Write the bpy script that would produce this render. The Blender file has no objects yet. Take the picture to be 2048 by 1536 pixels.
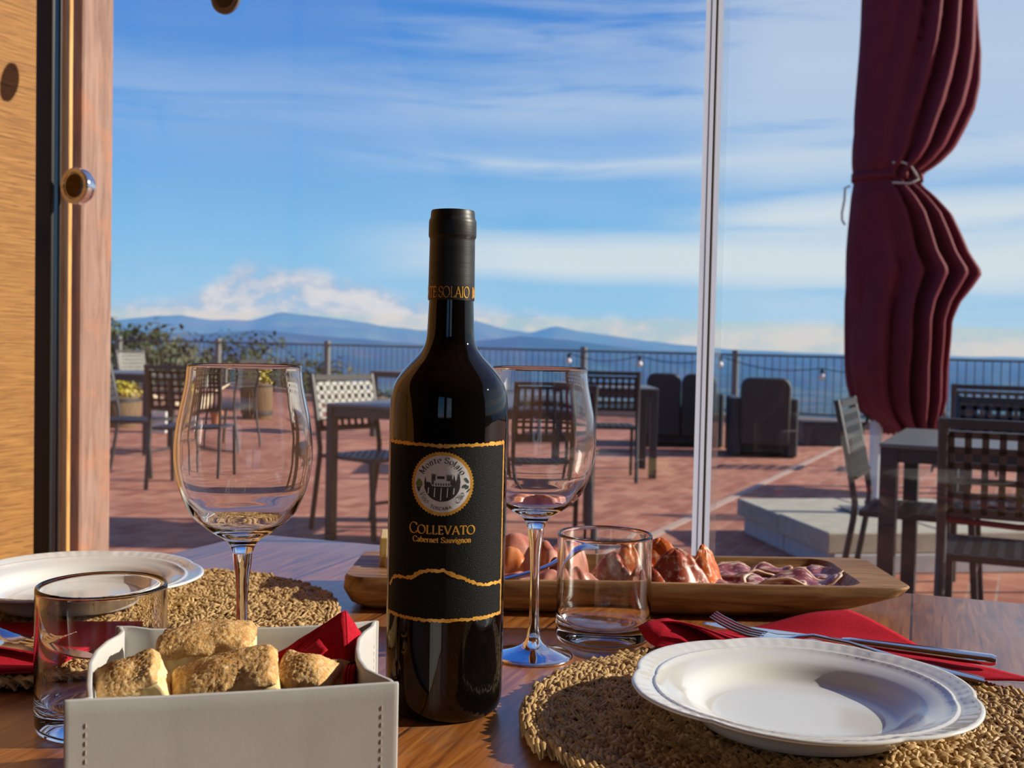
import bpy, math, random
from mathutils import Vector, Matrix, noise as mnoise
random.seed(7)
S = bpy.context.scene
COL = S.collection
PI = math.pi
# ------------------------------------------------------------------ camera
F = 2240.0                      # focal length in pixels of a 2048 wide frame
CAM = Vector((0, 0, 0.99))
PITCH, ROLL = math.atan((768 - 686) / F), 0.0215
fw = Vector((0, math.cos(PITCH), -math.sin(PITCH)))
r0 = Vector((1, 0, 0)); u0 = Vector((0, math.sin(PITCH), math.cos(PITCH)))
RT = r0 * math.cos(ROLL) + u0 * math.sin(ROLL)
UP = -r0 * math.sin(ROLL) + u0 * math.cos(ROLL)
cd = bpy.data.cameras.new('camera'); cam = bpy.data.objects.new('camera', cd); COL.objects.link(cam)
cd.sensor_width = 36; cd.lens = 36 * F / 2048; cd.clip_start = .02; cd.clip_end = 60000
m = Matrix((RT, UP, -fw)).transposed().to_4x4(); m.translation = CAM
cam.matrix_world = m
cd.dof.use_dof = True; cd.dof.focus_distance = .72; cd.dof.aperture_fstop = 17
S.camera = cam

def ray(px, py):
    return fw * F + RT * (px - 1024) - UP * (py - 768)
def at(px, py, z):              # the point of height z seen at a photo pixel
    d = ray(px, py); return CAM + d * ((z - CAM.z) / d.z)
def atY(px, py, Y):             # the point at depth Y seen at a photo pixel
    d = ray(px, py); return CAM + d * (Y / d.y)

TH = math.radians(25)           # the room and the terrace are turned against the camera
U = Vector((math.cos(TH), -math.sin(TH), 0)); V = Vector((math.sin(TH), math.cos(TH), 0))
def uv(u, v, z=0): return U * u + V * v + Vector((0, 0, z))
TZ = .75                        # table top
GZ = -.10                       # terrace

# ------------------------------------------------------------------ mesh helpers
class MB:
    def __init__(s): s.v = []; s.f = []; s.m = []; s.mi = 0
    def add(s, vs, fs):
        b = len(s.v); s.v += [Vector(p) for p in vs]
        for f in fs: s.f.append([b + i for i in f]); s.m.append(s.mi)
    def box(s, c, d, R=None):
        hx, hy, hz = d[0] / 2, d[1] / 2, d[2] / 2
        vs = [Vector((x, y, z)) for x in (-hx, hx) for y in (-hy, hy) for z in (-hz, hz)]
        if R is not None: vs = [R @ p for p in vs]
        s.add([p + Vector(c) for p in vs], [(0,1,3,2),(4,6,7,5),(0,4,5,1),(2,3,7,6),(0,2,6,4),(1,5,7,3)])
    def bar(s, a, b, w, h, up=(0, 0, 1)):
        a, b = Vector(a), Vector(b); d = (b - a).normalized(); up = Vector(up)
        if abs(d.dot(up)) > .98: up = Vector((0, 1, 0))
        x = d.cross(up).normalized(); y = x.cross(d)
        vs = [p + x * i * w / 2 + y * j * h / 2 for p in (a, b) for i, j in ((-1,-1),(1,-1),(1,1),(-1,1))]
        s.add(vs, [(0,3,2,1),(4,5,6,7),(0,1,5,4),(1,2,6,5),(2,3,7,6),(3,0,4,7)])
    def loft(s, rings, closed=True, cap0=False, cap1=False):
        n = len(rings[0]); vs = [p for r in rings for p in r]; fs = []
        for i in range(len(rings) - 1):
            for j in range(n if closed else n - 1):
                k = (j + 1) % n
                fs.append((i*n+j, i*n+k, (i+1)*n+k, (i+1)*n+j))
        if cap0: fs.append(tuple(reversed(range(n))))
        if cap1: fs.append(tuple((len(rings)-1)*n + j for j in range(n)))
        s.add(vs, fs)
    def lathe(s, prof, n=48, c=(0, 0, 0), cap0=False, cap1=False):
        c = Vector(c)
        s.loft([[c + Vector((r*math.cos(2*PI*j/n), r*math.sin(2*PI*j/n), z)) for j in range(n)] for r, z in prof], True, cap0, cap1)
    def tube(s, pts, r, n=8, caps=True, flat=1.0, closed=False):
        pts = [Vector(p) for p in pts]; rings = []; nn = None
        for i, p in enumerate(pts):
            a = pts[max(i-1, 0)]; b = pts[min(i+1, len(pts)-1)]
            d = (b - a).normalized()
            if nn is None:
                nn = d.cross(Vector((0, 0, 1)))
                if nn.length < .05: nn = Vector((1, 0, 0))
            nn = (nn - d * nn.dot(d)).normalized(); bb = d.cross(nn)
            rr = r[i] if isinstance(r, (list, tuple)) else r
            rings.append([p + (nn*math.cos(2*PI*j/n) + bb*math.sin(2*PI*j/n)*flat) * rr for j in range(n)])
        s.loft(rings, True, caps, caps)
    def grid(s, fn, nu, nv):
        s.loft([[fn(i/(nu-1), j/(nv-1)) for j in range(nv)] for i in range(nu)], False)
    def prism(s, poly, z0, z1):
        n = len(poly)
        s.loft([[Vector((p[0], p[1], z0)) for p in poly], [Vector((p[0], p[1], z1)) for p in poly]], True, True, True)
    def blob(s, c, r, n=10, k=8, jit=.2, R=None):
        vs = [Vector((0,0,1))]
        for i in range(1, k):
            a = PI*i/k
            for j in range(n):
                b = 2*PI*j/n; vs.append(Vector((math.sin(a)*math.cos(b), math.sin(a)*math.sin(b), math.cos(a))))
        vs.append(Vector((0,0,-1)))
        o = Vector((random.random()*9, random.random()*9, random.random()*9))
        out = []
        for p in vs:
            q = p * (1 + jit*mnoise.noise(p*1.7 + o)); q = Vector((q.x*r[0], q.y*r[1], q.z*r[2]))
            if R is not None: q = R @ q
            out.append(q + Vector(c))
        fs = [(0, 1+j, 1+(j+1) % n) for j in range(n)]
        for i in range(k-2):
            for j in range(n):
                a = 1+i*n+j; b = 1+i*n+(j+1) % n; fs.append((a, a+n, b+n, b))
        l = len(vs)-1; fs += [(l, 1+(k-2)*n+(j+1) % n, 1+(k-2)*n+j) for j in range(n)]
        s.add(out, fs)
    def build(s, name, mats, parent=None, smooth=True, local=False, bevel=0, solid=0, sub=0, angle=None):
        if not isinstance(mats, (list, tuple)): mats = [mats]
        me = bpy.data.meshes.new(name); o = bpy.data.objects.new(name, me); COL.objects.link(o)
        off = Vector((0, 0, 0))
        if parent is not None:
            o.parent = parent
            if not local: off = wloc(parent)
        elif not local:
            xs = [p.x for p in s.v]; ys = [p.y for p in s.v]; zs = [p.z for p in s.v]
            off = Vector(((min(xs)+max(xs))/2, (min(ys)+max(ys))/2, min(zs))); o.location = off
        me.from_pydata([p - off for p in s.v], [], s.f); me.update()
        for mt in mats: me.materials.append(mt)
        for p, k in zip(me.polygons, s.m): p.material_index = k; p.use_smooth = smooth
        if angle is not None or smooth:
            me.set_sharp_from_angle(angle=math.radians(angle if angle is not None else 50))
        if solid:
            md = o.modifiers.new('solid', 'SOLIDIFY'); md.thickness = solid; md.offset = 0
        if bevel:
            md = o.modifiers.new('bevel', 'BEVEL'); md.width = bevel; md.segments = 2; md.limit_method = 'ANGLE'
        if sub:
            md = o.modifiers.new('sub', 'SUBSURF'); md.levels = sub; md.render_levels = sub
        return o
def wloc(o):
    p = Vector((0, 0, 0))
    while o is not None: p = p + o.location; o = o.parent
    return p
def tag(o, label=None, cat=None, group=None, kind=None):
    if label: o['label'] = label
    if cat: o['category'] = cat
    if group: o['group'] = group
    if kind: o['kind'] = kind
    return o
def thing(name, label, cat, loc=(0, 0, 0), rz=0, group=None):
    o = bpy.data.objects.new(name, None); COL.objects.link(o)
    o.location = loc; o.rotation_euler = (0, 0, rz); o.empty_display_size = .05
    return tag(o, label, cat, group)
def copy_tree(o, parent=None):
    kids = [c for c in COL.objects if c.parent == o]
    c = o.copy(); COL.objects.link(c); c.parent = parent
    for k in kids: copy_tree(k, c)
    return c
def nz(p, s=1.0, o=0.0): return mnoise.noise(Vector(p) * s + Vector((o, o*1.7, o*.6)))
def smooth(a, b, x):
    t = min(1, max(0, (x-a)/(b-a))); return t*t*(3-2*t)
def interp(tab, x):
    if x <= tab[0][0]: return tab[0][1:]
    for a, b in zip(tab, tab[1:]):
        if x <= b[0]:
            t = (x-a[0])/(b[0]-a[0]); return tuple(p+(q-p)*t for p, q in zip(a[1:], b[1:]))
    return tab[-1][1:]
def rz(a): return Matrix.Rotation(a, 3, 'Z')

# ------------------------------------------------------------------ node helpers
class NT:
    def __init__(s, t): s.t = t; s.n = t.nodes; s.l = t.links
    def new(s, ty, **k):
        n = s.n.new(ty)
        for a, b in k.items():
            if a.startswith('i_'):
                key = a[2:].replace('_', ' ')
                s.put(n.inputs[int(key) if key.isdigit() else key], b)
            else: setattr(n, a, b)
        return n
    def put(s, sock, v):
        if isinstance(v, bpy.types.NodeSocket): s.l.new(v, sock)
        elif isinstance(v, bpy.types.Node): s.l.new(v.outputs[0], sock)
        else:
            if sock.type == 'RGBA' and len(v) == 3: v = (*v, 1)
            sock.default_value = v
    def M(s, op, a, b=None, c=None):
        n = s.n.new('ShaderNodeMath'); n.operation = op
        for i, x in enumerate((a, b, c)):
            if x is not None: s.put(n.inputs[i], x)
        return n.outputs[0]
    def mix(s, f, a, b, blend='MIX'):
        n = s.n.new('ShaderNodeMix'); n.data_type = 'RGBA'; n.blend_type = blend
        s.put(n.inputs['Factor'], f); s.put(n.inputs[6], a); s.put(n.inputs[7], b)
        return n.outputs[2]
    def ramp(s, f, stops, interp='LINEAR'):
        n = s.n.new('ShaderNodeValToRGB'); n.color_ramp.interpolation = interp; e = n.color_ramp.elements
        while len(e) < len(stops): e.new(.5)
        for k, (p, c) in zip(e, stops): k.position = p; k.color = (*c, 1) if len(c) == 3 else c
        s.put(n.inputs[0], f); return n.outputs[0]
    def vec(s, x, y, z=0.0):
        n = s.n.new('ShaderNodeCombineXYZ')
        for i, a in enumerate((x, y, z)): s.put(n.inputs[i], a)
        return n.outputs[0]
    def noise(s, vec, scale, detail=4, rough=.55, dist=0):
        n = s.new('ShaderNodeTexNoise', i_Scale=scale, i_Detail=detail, i_Roughness=rough, i_Distortion=dist)
        if vec is not None: s.put(n.inputs['Vector'], vec)
        return n.outputs[0]
def srgb(r, g, b):
    f = lambda c: c/12.92 if c <= .04045 else ((c+.055)/1.055)**2.4
    return (f(r/255), f(g/255), f(b/255))
def newmat(name):
    mt = bpy.data.materials.new(name); mt.use_nodes = True; t = NT(mt.node_tree)
    return mt, t, t.n['Principled BSDF']
def objco(t, stretch=(1, 1, 1), rot=(0, 0, 0), out='Object'):
    c = t.n.new('ShaderNodeTexCoord'); mp = t.new('ShaderNodeMapping', i_Scale=stretch, i_Rotation=rot)
    t.l.new(c.outputs[out], mp.inputs['Vector']); return mp.outputs[0]
def pmat(name, col, rough=.5, metal=0, col2=None, ns=20, detail=4, stretch=(1, 1, 1), rot=(0, 0, 0), lo=.35, hi=.65,
         bump=0, bs=80, bd=.002, coat=0, spec=.5, sheen=0, out='Object', extra=None, trans=0):
    mt, t, b = newmat(name); co = objco(t, stretch, rot, out)
    b.inputs['Roughness'].default_value = rough; b.inputs['Metallic'].default_value = metal
    b.inputs['Specular IOR Level'].default_value = spec; b.inputs['Coat Weight'].default_value = coat
    b.inputs['Coat Roughness'].default_value = .08
    if sheen: b.inputs['Sheen Weight'].default_value = sheen
    if trans: b.inputs['Subsurface Weight'].default_value = trans; b.inputs['Subsurface Radius'].default_value = (.006, .003, .002)
    if col2 is None: c = (*col, 1); b.inputs['Base Color'].default_value = c
    else:
        f = t.noise(co, ns, detail); c = t.ramp(f, [(lo, col), (hi, col2)])
        if extra: c = extra(t, co, c)
        t.put(b.inputs['Base Color'], c)
    if bump:
        bn = t.new('ShaderNodeBump', i_Strength=bump, i_Distance=bd); t.put(bn.inputs['Height'], t.noise(co, bs, 5))
        t.l.new(bn.outputs[0], b.inputs['Normal'])
    return mt
# ------------------------------------------------------------------ materials
def glass_mat(name, ior=1.47, tint=(1, 1, 1)):
    mt, t, b = newmat(name); t.n.remove(b)
    g = t.new('ShaderNodeBsdfGlass', i_IOR=ior, i_Roughness=0.0, i_Color=tint)
    t.l.new(g.outputs[0], t.n['Material Output'].inputs[0]); return mt
def pane_mat(name, veil):
    # a flat pane: straight through, Fresnel reflection, a thin pale veil imitating hazy glare
    mt, t, b = newmat(name); t.n.remove(b)
    tr = t.new('ShaderNodeBsdfTransparent', i_Color=(.97, .985, .98)); gl = t.new('ShaderNodeBsdfGlossy', i_Roughness=0.0)
    lw = t.new('ShaderNodeLayerWeight', i_Blend=.5); fr = t.M('MULTIPLY_ADD', t.M('POWER', lw.outputs['Facing'], 5.0), .80, .035)
    mx = t.n.new('ShaderNodeMixShader'); t.put(mx.inputs[0], fr); t.put(mx.inputs[1], tr); t.put(mx.inputs[2], gl)
    df = t.new('ShaderNodeBsdfDiffuse', i_Color=(.8, .82, .85)); m2 = t.n.new('ShaderNodeMixShader')
    f = t.noise(objco(t), 3, 4); f = t.M('MULTIPLY', f, veil*2)
    t.put(m2.inputs[0], f); t.put(m2.inputs[1], mx); t.put(m2.inputs[2], df)
    t.l.new(m2.outputs[0], t.n['Material Output'].inputs[0]); return mt
GLASS = glass_mat('drinking_glass')
PANE = pane_mat('pane_clear', .004); PANE2 = pane_mat('pane_hazy', .005)
def wood(name, c1, c2, c3, axis_rot, ring=18, stretch=(1, 14, 14), rough=.4, plank=None, worn=None, coat=0, bump=.15, ns=1.0):
    mt, t, b = newmat(name); co = objco(t, (1, 1, 1), (0, 0, axis_rot)); mp = t.new('ShaderNodeMapping', i_Scale=stretch)
    if plank:
        br = t.new('ShaderNodeTexBrick', i_Scale=1, i_Mortar_Size=.0012, i_Brick_Width=plank[0], i_Row_Height=plank[1],
                   i_Color1=(.25, .25, .25), i_Color2=(.8, .8, .8), i_Mortar=(0, 0, 0)); br.offset = .37
        t.put(br.inputs['Vector'], co)
        add = t.n.new('ShaderNodeVectorMath'); add.operation = 'MULTIPLY_ADD'
        t.put(add.inputs[0], br.outputs[0]); add.inputs[1].default_value = (3, 5, 1); t.put(add.inputs[2], co); t.l.new(add.outputs[0], mp.inputs[0])
    else: t.l.new(co, mp.inputs[0])
    f = t.noise(mp.outputs[0], ring, 8, .62, .8); c = t.ramp(f, [(.3, c1), (.5, c2), (.68, c3)])
    if plank:
        c = t.mix(.5, c, br.outputs[0], 'OVERLAY'); c = t.mix(br.outputs['Fac'], c, (c1[0]*.35, c1[1]*.35, c1[2]*.35))
    if worn:
        w = t.ramp(t.noise(co, worn[1], 6, .7), [(.5, (0, 0, 0)), (.72, (1, 1, 1))]); c = t.mix(w, c, worn[0])
    t.put(b.inputs['Base Color'], c); b.inputs['Roughness'].default_value = rough; b.inputs['Coat Weight'].default_value = coat
    b.inputs['Coat Roughness'].default_value = .25
    bn = t.new('ShaderNodeBump', i_Strength=bump, i_Distance=.002); t.put(bn.inputs['Height'], f); t.l.new(bn.outputs[0], b.inputs['Normal'])
    return mt
TABLE_W = wood('table_varnished_wood', (.11, .033, .008), (.27, .090, .018), (.42, .165, .036), PI/2, ring=9, stretch=(1.2, 16, 16), rough=.32, plank=(2.4, .145), worn=((.30, .17, .11), 7), coat=.55, bump=.12)
BOARD_W = wood('board_wood', (.10, .038, .010), (.30, .145, .045), (.50, .29, .11), 0, ring=7, stretch=(1.5, 14, 14), rough=.5, bump=.25)
SAWN = wood('sawn_planks', (.15, .055, .009), (.33, .145, .027), (.44, .215, .05), 0, ring=6, stretch=(2, 2.6, 62), rough=.7, bump=.35)
TRIMW = wood('raw_timber_edge', (.38, .17, .04), (.56, .29, .08), (.66, .38, .13), 0, ring=5, stretch=(20, 20, 1.5), rough=.7)
POSTW = wood('weathered_post', (.17, .092, .068), (.26, .152, .12), (.33, .21, .17), 0, ring=5, stretch=(16, 16, 1.4), rough=.75, worn=((.42, .17, .085), 9))
CEILW = wood('ceiling_boards', (.20, .11, .05), (.32, .19, .09), (.42, .26, .13), 0, ring=5, stretch=(1, 14, 14), rough=.6, plank=(3, .16))
BLACKM = pmat('black_steel', (.012, .012, .013), .4, .3)
CHROME = pmat('chrome', (.8, .8, .82), .08, 1)
STEEL = pmat('cutlery_steel', (.72, .72, .74), .13, 1)
BOTTLE = pmat('bottle_glass_dark', (.003, .0022, .002), .02, spec=.5, coat=0)
CAPS = pmat('capsule_foil', (.016, .016, .017), .42, .2, (.03, .03, .031), ns=3, stretch=(1, 1, 40), bump=.06, bs=30)
def label_extra(t, co, c):
    s = t.ramp(t.noise(co, 1900, 2, .7), [(.60, (0, 0, 0)), (.74, (1, 1, 1))]); return t.mix(s, c, (.06, .06, .06))
LABEL = pmat('label_paper', (.0035, .0035, .004), .6, 0, (.007, .007, .007), spec=.15, ns=900, bump=.7, bs=1300, bd=.0006, extra=label_extra)
GOLD = pmat('gold_foil', (.80, .42, .07), .38, .35, (.66, .32, .04), ns=300)
SILVER = pmat('silver_label', (.66, .655, .69), .5, 0, (.74, .735, .77), ns=200)
INK = pmat('dark_ink', (.03, .03, .034), .6)
INKG = pmat('grey_ink', (.10, .10, .11), .6)
GREENI = pmat('green_ink', (.16, .24, .035), .6); DGREENI = pmat('olive_ink', (.045, .075, .05), .6); PURPI = pmat('grape_ink', (.03, .03, .07), .6)
CHINA = pmat('white_porcelain', (.78, .78, .765), .12, coat=.4)
STRAW = pmat('woven_straw', (.33, .19, .065), .6, 0, (.66, .44, .19), ns=90, detail=3, bump=.4, bs=400, bd=.0008)
STRAWD = pmat('straw_backing', (.10, .05, .018), .9)
NAPK = pmat('red_paper_napkin', (.42, .010, .024), .9, 0, (.50, .016, .034), ns=600, bump=.5, bs=900, bd=.0005, spec=.1)
LEATH = pmat('cream_leather', (.57, .565, .55), .5, 0, (.61, .605, .59), ns=30, bump=.08, bs=500, bd=.0006)
THREAD = pmat('tan_thread', (.50, .43, .33), .8)
def crust_extra(t, co, c):
    s = t.ramp(t.noise(co, 420, 3, .7), [(.48, (0, 0, 0)), (.66, (1, 1, 1))]); return t.mix(s, c, (.82, .60, .33))
CRUST = pmat('bread_crust', (.50, .23, .05), .8, 0, (.80, .50, .20), ns=55, detail=6, lo=.3, hi=.62, bump=.9, bs=330, bd=.0016, extra=crust_extra)
mt, t, b = newmat('bread_crumb'); co = objco(t)
vo = t.new('ShaderNodeTexVoronoi', i_Scale=170); vo.feature = 'SMOOTH_F1'; t.put(vo.inputs['Vector'], co)
vc = t.ramp(vo.outputs['Distance'], [(.1, (.62, .36, .10)), (.32, (.86, .72, .40)), (.6, (.90, .80, .54))])
t.put(b.inputs['Base Color'], t.mix(t.ramp(t.noise(co, 40, 3), [(.4, (0, 0, 0)), (.65, (.8, .8, .8))]), vc, (.84, .62, .26)))
b.inputs['Roughness'].default_value = .85; b.inputs['Subsurface Weight'].default_value = .25; b.inputs['Subsurface Radius'].default_value = (.004, .003, .0015)
bn = t.new('ShaderNodeBump', i_Strength=.9, i_Distance=.003); t.put(bn.inputs['Height'], vo.outputs['Distance']); t.l.new(bn.outputs[0], b.inputs['Normal'])
CRUMB = mt
PROSC = pmat('prosciutto', (.55, .17, .12), .38, 0, (.72, .38, .30), ns=35, stretch=(1, 3, 1), trans=.15)
HAMO = pmat('orange_ham_fat', (.62, .13, .015), .35, 0, (.72, .34, .16), ns=60)
def salami(name, c1, c2, fat):
    def ex(t, co, c):
        v = t.ramp(t.noise(co, 190, 2, .6), [(.54, (0, 0, 0)), (.64, (1, 1, 1))]); return t.mix(v, c, fat)
    return pmat(name, c1, .4, 0, c2, ns=70, extra=ex, bump=.2, bs=200, bd=.001)
SALA = salami('salami', (.30, .035, .018), (.44, .085, .035), (.66, .44, .36))
SALO = salami('salami_bright', (.55, .09, .012), (.70, .17, .025), (.75, .42, .25))
def fatx(t, co, c):
    v = t.ramp(t.noise(co, 60, 5, .6, 1.5), [(.50, (0, 0, 0)), (.60, (1, 1, 1))]); return t.mix(v, c, (.72, .56, .54))
COPPA = pmat('cured_pork_neck', (.26, .055, .085), .38, 0, (.42, .14, .17), ns=55, stretch=(1, 2.2, 1), extra=fatx, bump=.2, bs=150, bd=.001)
FAT = pmat('meat_rind_fat', (.74, .55, .46), .45, 0, (.62, .33, .2), ns=80)
CHEESE = pmat('yellow_cheese', (.72, .52, .16), .5, 0, (.78, .60, .25), ns=60)
CHAIRM = pmat('anthracite_powder_coat', (.030, .032, .036), .42, .0, (.038, .040, .044), ns=40, spec=.6)
CHAIRT = pmat('grey_table_top', (.13, .135, .135), .45, 0, (.16, .165, .165), ns=8)
REDP = pmat('red_edging', (.12, .006, .01), .7)
RATTAN = pmat('black_rattan', (.014, .015, .018), .5, 0, (.03, .031, .034), ns=60, stretch=(1, 1, 6), bump=.5, bs=120, bd=.004)
FENCEM = pmat('grey_fence_steel', (.16, .16, .15), .5, .2)
FENCEB = pmat('dark_fence_bars', (.09, .105, .12), .5, .2)
UMB = pmat('burgundy_canopy', (.135, .009, .021), .7, 0, (.16, .012, .026), ns=12, spec=.25, bump=.15, bs=30, bd=.004)
UPOLE = pmat('white_pole', (.60, .62, .66), .35, .1)
CORD = pmat('pale_cord', (.55, .52, .42), .8); DCORD = pmat('dark_cord', (.02, .02, .025), .7)
CONC = pmat('concrete_slab', (.42, .39, .30), .9, 0, (.50, .465, .37), ns=14, bump=.3, bs=120, bd=.004)
CONCL = pmat('pale_concrete_slab', (.44, .45, .45), .9, 0, (.52, .53, .53), ns=14, bump=.3, bs=120, bd=.004)
ALU = pmat('silver_profile', (.74, .76, .82), .3, 0); 
mt, t, b = newmat('silver_profile_lit'); t.n.remove(b)
d1 = t.new('ShaderNodeBsdfDiffuse', i_Color=(.62, .66, .76)); d2 = t.new('ShaderNodeBsdfTranslucent', i_Color=(.62, .66, .78)); gl = t.new('ShaderNodeBsdfGlossy', i_Roughness=.2, i_Color=(.9, .9, .9))
m1 = t.n.new('ShaderNodeMixShader'); t.put(m1.inputs[0], .75); t.put(m1.inputs[1], d1); t.put(m1.inputs[2], d2)
m2 = t.n.new('ShaderNodeMixShader'); t.put(m2.inputs[0], .06); t.put(m2.inputs[1], m1); t.put(m2.inputs[2], gl); t.l.new(m2.outputs[0], t.n['Material Output'].inputs[0]); ALU = mt
GASK = pmat('dark_gasket', (.05, .05, .06), .6)
BARREL = wood('barrel_staves', (.10, .06, .03), (.17, .11, .06), (.24, .16, .09), 0, ring=6, stretch=(14, 14, 1.5), rough=.8)
ROPE = pmat('tan_rope', (.50, .40, .26), .9, 0, (.6, .5, .34), ns=40)
SHRUB = pmat('yellow_green_leaves', (.30, .26, .02), .6, 0, (.50, .38, .03), ns=6)
LEAFD = pmat('dark_leaves', (.02, .04, .015), .6, 0, (.06, .085, .025), ns=3)
LEAFO = pmat('olive_leaves', (.05, .055, .02), .6, 0, (.11, .10, .035), ns=3)
BARK = pmat('bark', (.08, .055, .035), .9)
WHITEP = pmat('white_stone', (.66, .65, .62), .8); TERRA = pmat('terracotta', (.45, .17, .08), .8, 0, (.52, .22, .11), ns=10)
GREENP = pmat('green_plastic', (.04, .25, .12), .5); COPING = pmat('coping_brick', (.44, .25, .15), .85, 0, (.52, .33, .21), ns=5)
DARKW = pmat('dark_planter', (.035, .035, .038), .6, 0, (.05, .05, .052), ns=6)
PLASTER = pmat('brown_plaster', (.17, .15, .13), .9, 0, (.20, .175, .15), ns=6, spec=.1)
BULB = pmat('white_bulb', (.75, .70, .66), .3)
# brick paving
mt, t, b = newmat('brick_paving'); co = objco(t, (1, 1, 1), (0, 0, PI/2))
br = t.new('ShaderNodeTexBrick', i_Scale=1, i_Mortar_Size=.006, i_Brick_Width=.25, i_Row_Height=.12, i_Color1=srgb(166, 98, 74), i_Color2=srgb(206, 142, 112), i_Mortar=srgb(178, 146, 126))
br.inputs['Bias'].default_value = -.1; t.put(br.inputs['Vector'], co)
pale = t.ramp(t.noise(co, 1.1, 5, .65), [(.52, (0, 0, 0)), (.75, (.75, .75, .75))])
n2 = t.ramp(t.noise(objco(t, (1.2, 9, 1), (0, 0, PI/2)), 1.6, 4, .6), [(.5, (0, 0, 0)), (.78, (.8, .8, .8))])
c = t.mix(t.M('MULTIPLY', pale, n2), br.outputs[0], srgb(226, 190, 168)); c = t.mix(t.ramp(t.noise(co, 8, 5), [(.35, (.5, .5, .5)), (.6, (0, 0, 0))]), c, srgb(142, 76, 58))
t.put(b.inputs['Base Color'], c); b.inputs['Roughness'].default_value = .8
bn = t.new('ShaderNodeBump', i_Strength=.4, i_Distance=.006); t.put(bn.inputs['Height'], br.outputs['Fac']); bn.invert = True; t.l.new(bn.outputs[0], b.inputs['Normal'])
PAVING = mt
def landmat(name, a, bb, cc, s):
    mt, t, b = newmat(name); co = objco(t)
    n1 = t.noise(co, s, 6, .62); c = t.ramp(n1, [(.36, a), (.5, bb), (.66, cc)])
    v = t.new('ShaderNodeTexVoronoi', i_Scale=s*2.2); t.put(v.inputs['Vector'], co); c = t.mix(.35, c, v.outputs['Color'], 'SOFT_LIGHT')
    t.put(b.inputs['Base Color'], c); b.inputs['Roughness'].default_value = .95; b.inputs['Specular IOR Level'].default_value = .1
    return mt
VALLEY = landmat('valley_fields_and_woods', (.02, .045, .02), (.06, .11, .03), (.17, .19, .07), .004)
HILLN = landmat('near_wooded_ridge', (.018, .035, .022), (.035, .06, .03), (.07, .09, .05), .0016)
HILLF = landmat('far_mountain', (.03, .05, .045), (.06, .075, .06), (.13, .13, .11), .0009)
SLOPE = landmat('scrub_slope', (.05, .05, .02), (.11, .10, .04), (.19, .16, .08), .25)

# ------------------------------------------------------------------ sky and sun
W = bpy.data.worlds.new('world'); S.world = W; W.use_nodes = True
t = NT(W.node_tree)
g = t.n.new('ShaderNodeTexCoord'); sx = t.n.new('ShaderNodeSeparateXYZ'); t.l.new(g.outputs['Generated'], sx.inputs[0])
az = t.M('ARCTAN2', sx.outputs[0], sx.outputs[1]); el = t.M('ARCSINE', sx.outputs[2])
base = t.ramp(t.M('MULTIPLY', el, 1.0), [(0, srgb(178, 208, 232)), (.03, srgb(158, 206, 240)), (.09, srgb(132, 194, 241)), (.17, srgb(104, 170, 236)), (.30, srgb(72, 138, 221)), (.55, srgb(44, 100, 190)), (1, srgb(30, 72, 150))])
def sstep(x, a, b):
    n = t.n.new('ShaderNodeMapRange'); n.interpolation_type = 'SMOOTHSTEP'; t.put(n.inputs[0], x)
    t.put(n.inputs[1], a); t.put(n.inputs[2], b); return n.outputs[0]
def mul(*a):
    r = a[0]
    for x in a[1:]: r = t.M('MULTIPLY', r, x)
    return r
n0 = t.noise(t.vec(t.M('MULTIPLY', az, 3), t.M('MULTIPLY', el, 9)), 1, 1)
elw = t.M('MULTIPLY_ADD', n0, .035, t.M('SUBTRACT', el, .0175))
wis = t.noise(t.vec(t.M('MULTIPLY', az, 3.2), t.M('MULTIPLY', elw, 34), 3.1), 1.0, 5, .62, .4)
eln = t.M('DIVIDE', elw, .5)
def env(rows): return t.ramp(eln, [(e/.5, (s_, n_, 0)) for e, s_, n_ in rows])
EL_ = env([(0, 0, .3), (.13, .0, .3), (.165, .10, .3), (.20, .26, .26), (.225, .15, .3), (.25, .04, .4), (.35, .0, .4)])
EC_ = env([(.03, 0, .2), (.050, .05, .2), (.058, .55, .14), (.066, .93, .06), (.084, .93, .08), (.094, .6, .2), (.105, .15, .3), (.145, .10, .3), (.153, .45, .22), (.160, .72, .18), (.167, .30, .26), (.180, .22, .26), (.205, .50, .22), (.235, .30, .26), (.27, .40, .32), (.31, .20, .34), (.42, .05, .4)])
ER_ = env([(.018, .25, .2), (.035, .35, .22), (.046, .35, .2), (.054, .7, .14), (.066, .95, .05), (.084, .95, .05), (.094, .75, .15), (.105, .75, .15), (.115, .95, .10), (.124, .75, .2), (.133, .32, .3), (.150, .65, .2), (.162, .75, .18), (.175, .58, .2), (.24, .66, .12), (.31, .60, .14), (.42, .3, .2)])
ev = t.mix(sstep(az, .10, .24), t.mix(sstep(az, -.20, .03), EL_, EC_), ER_)
sp = t.n.new('ShaderNodeSeparateColor'); t.put(sp.inputs[0], ev)
den = mul(sp.outputs[0], sstep(wis, sp.outputs[1], t.M('ADD', sp.outputs[1], .30)))
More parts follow.
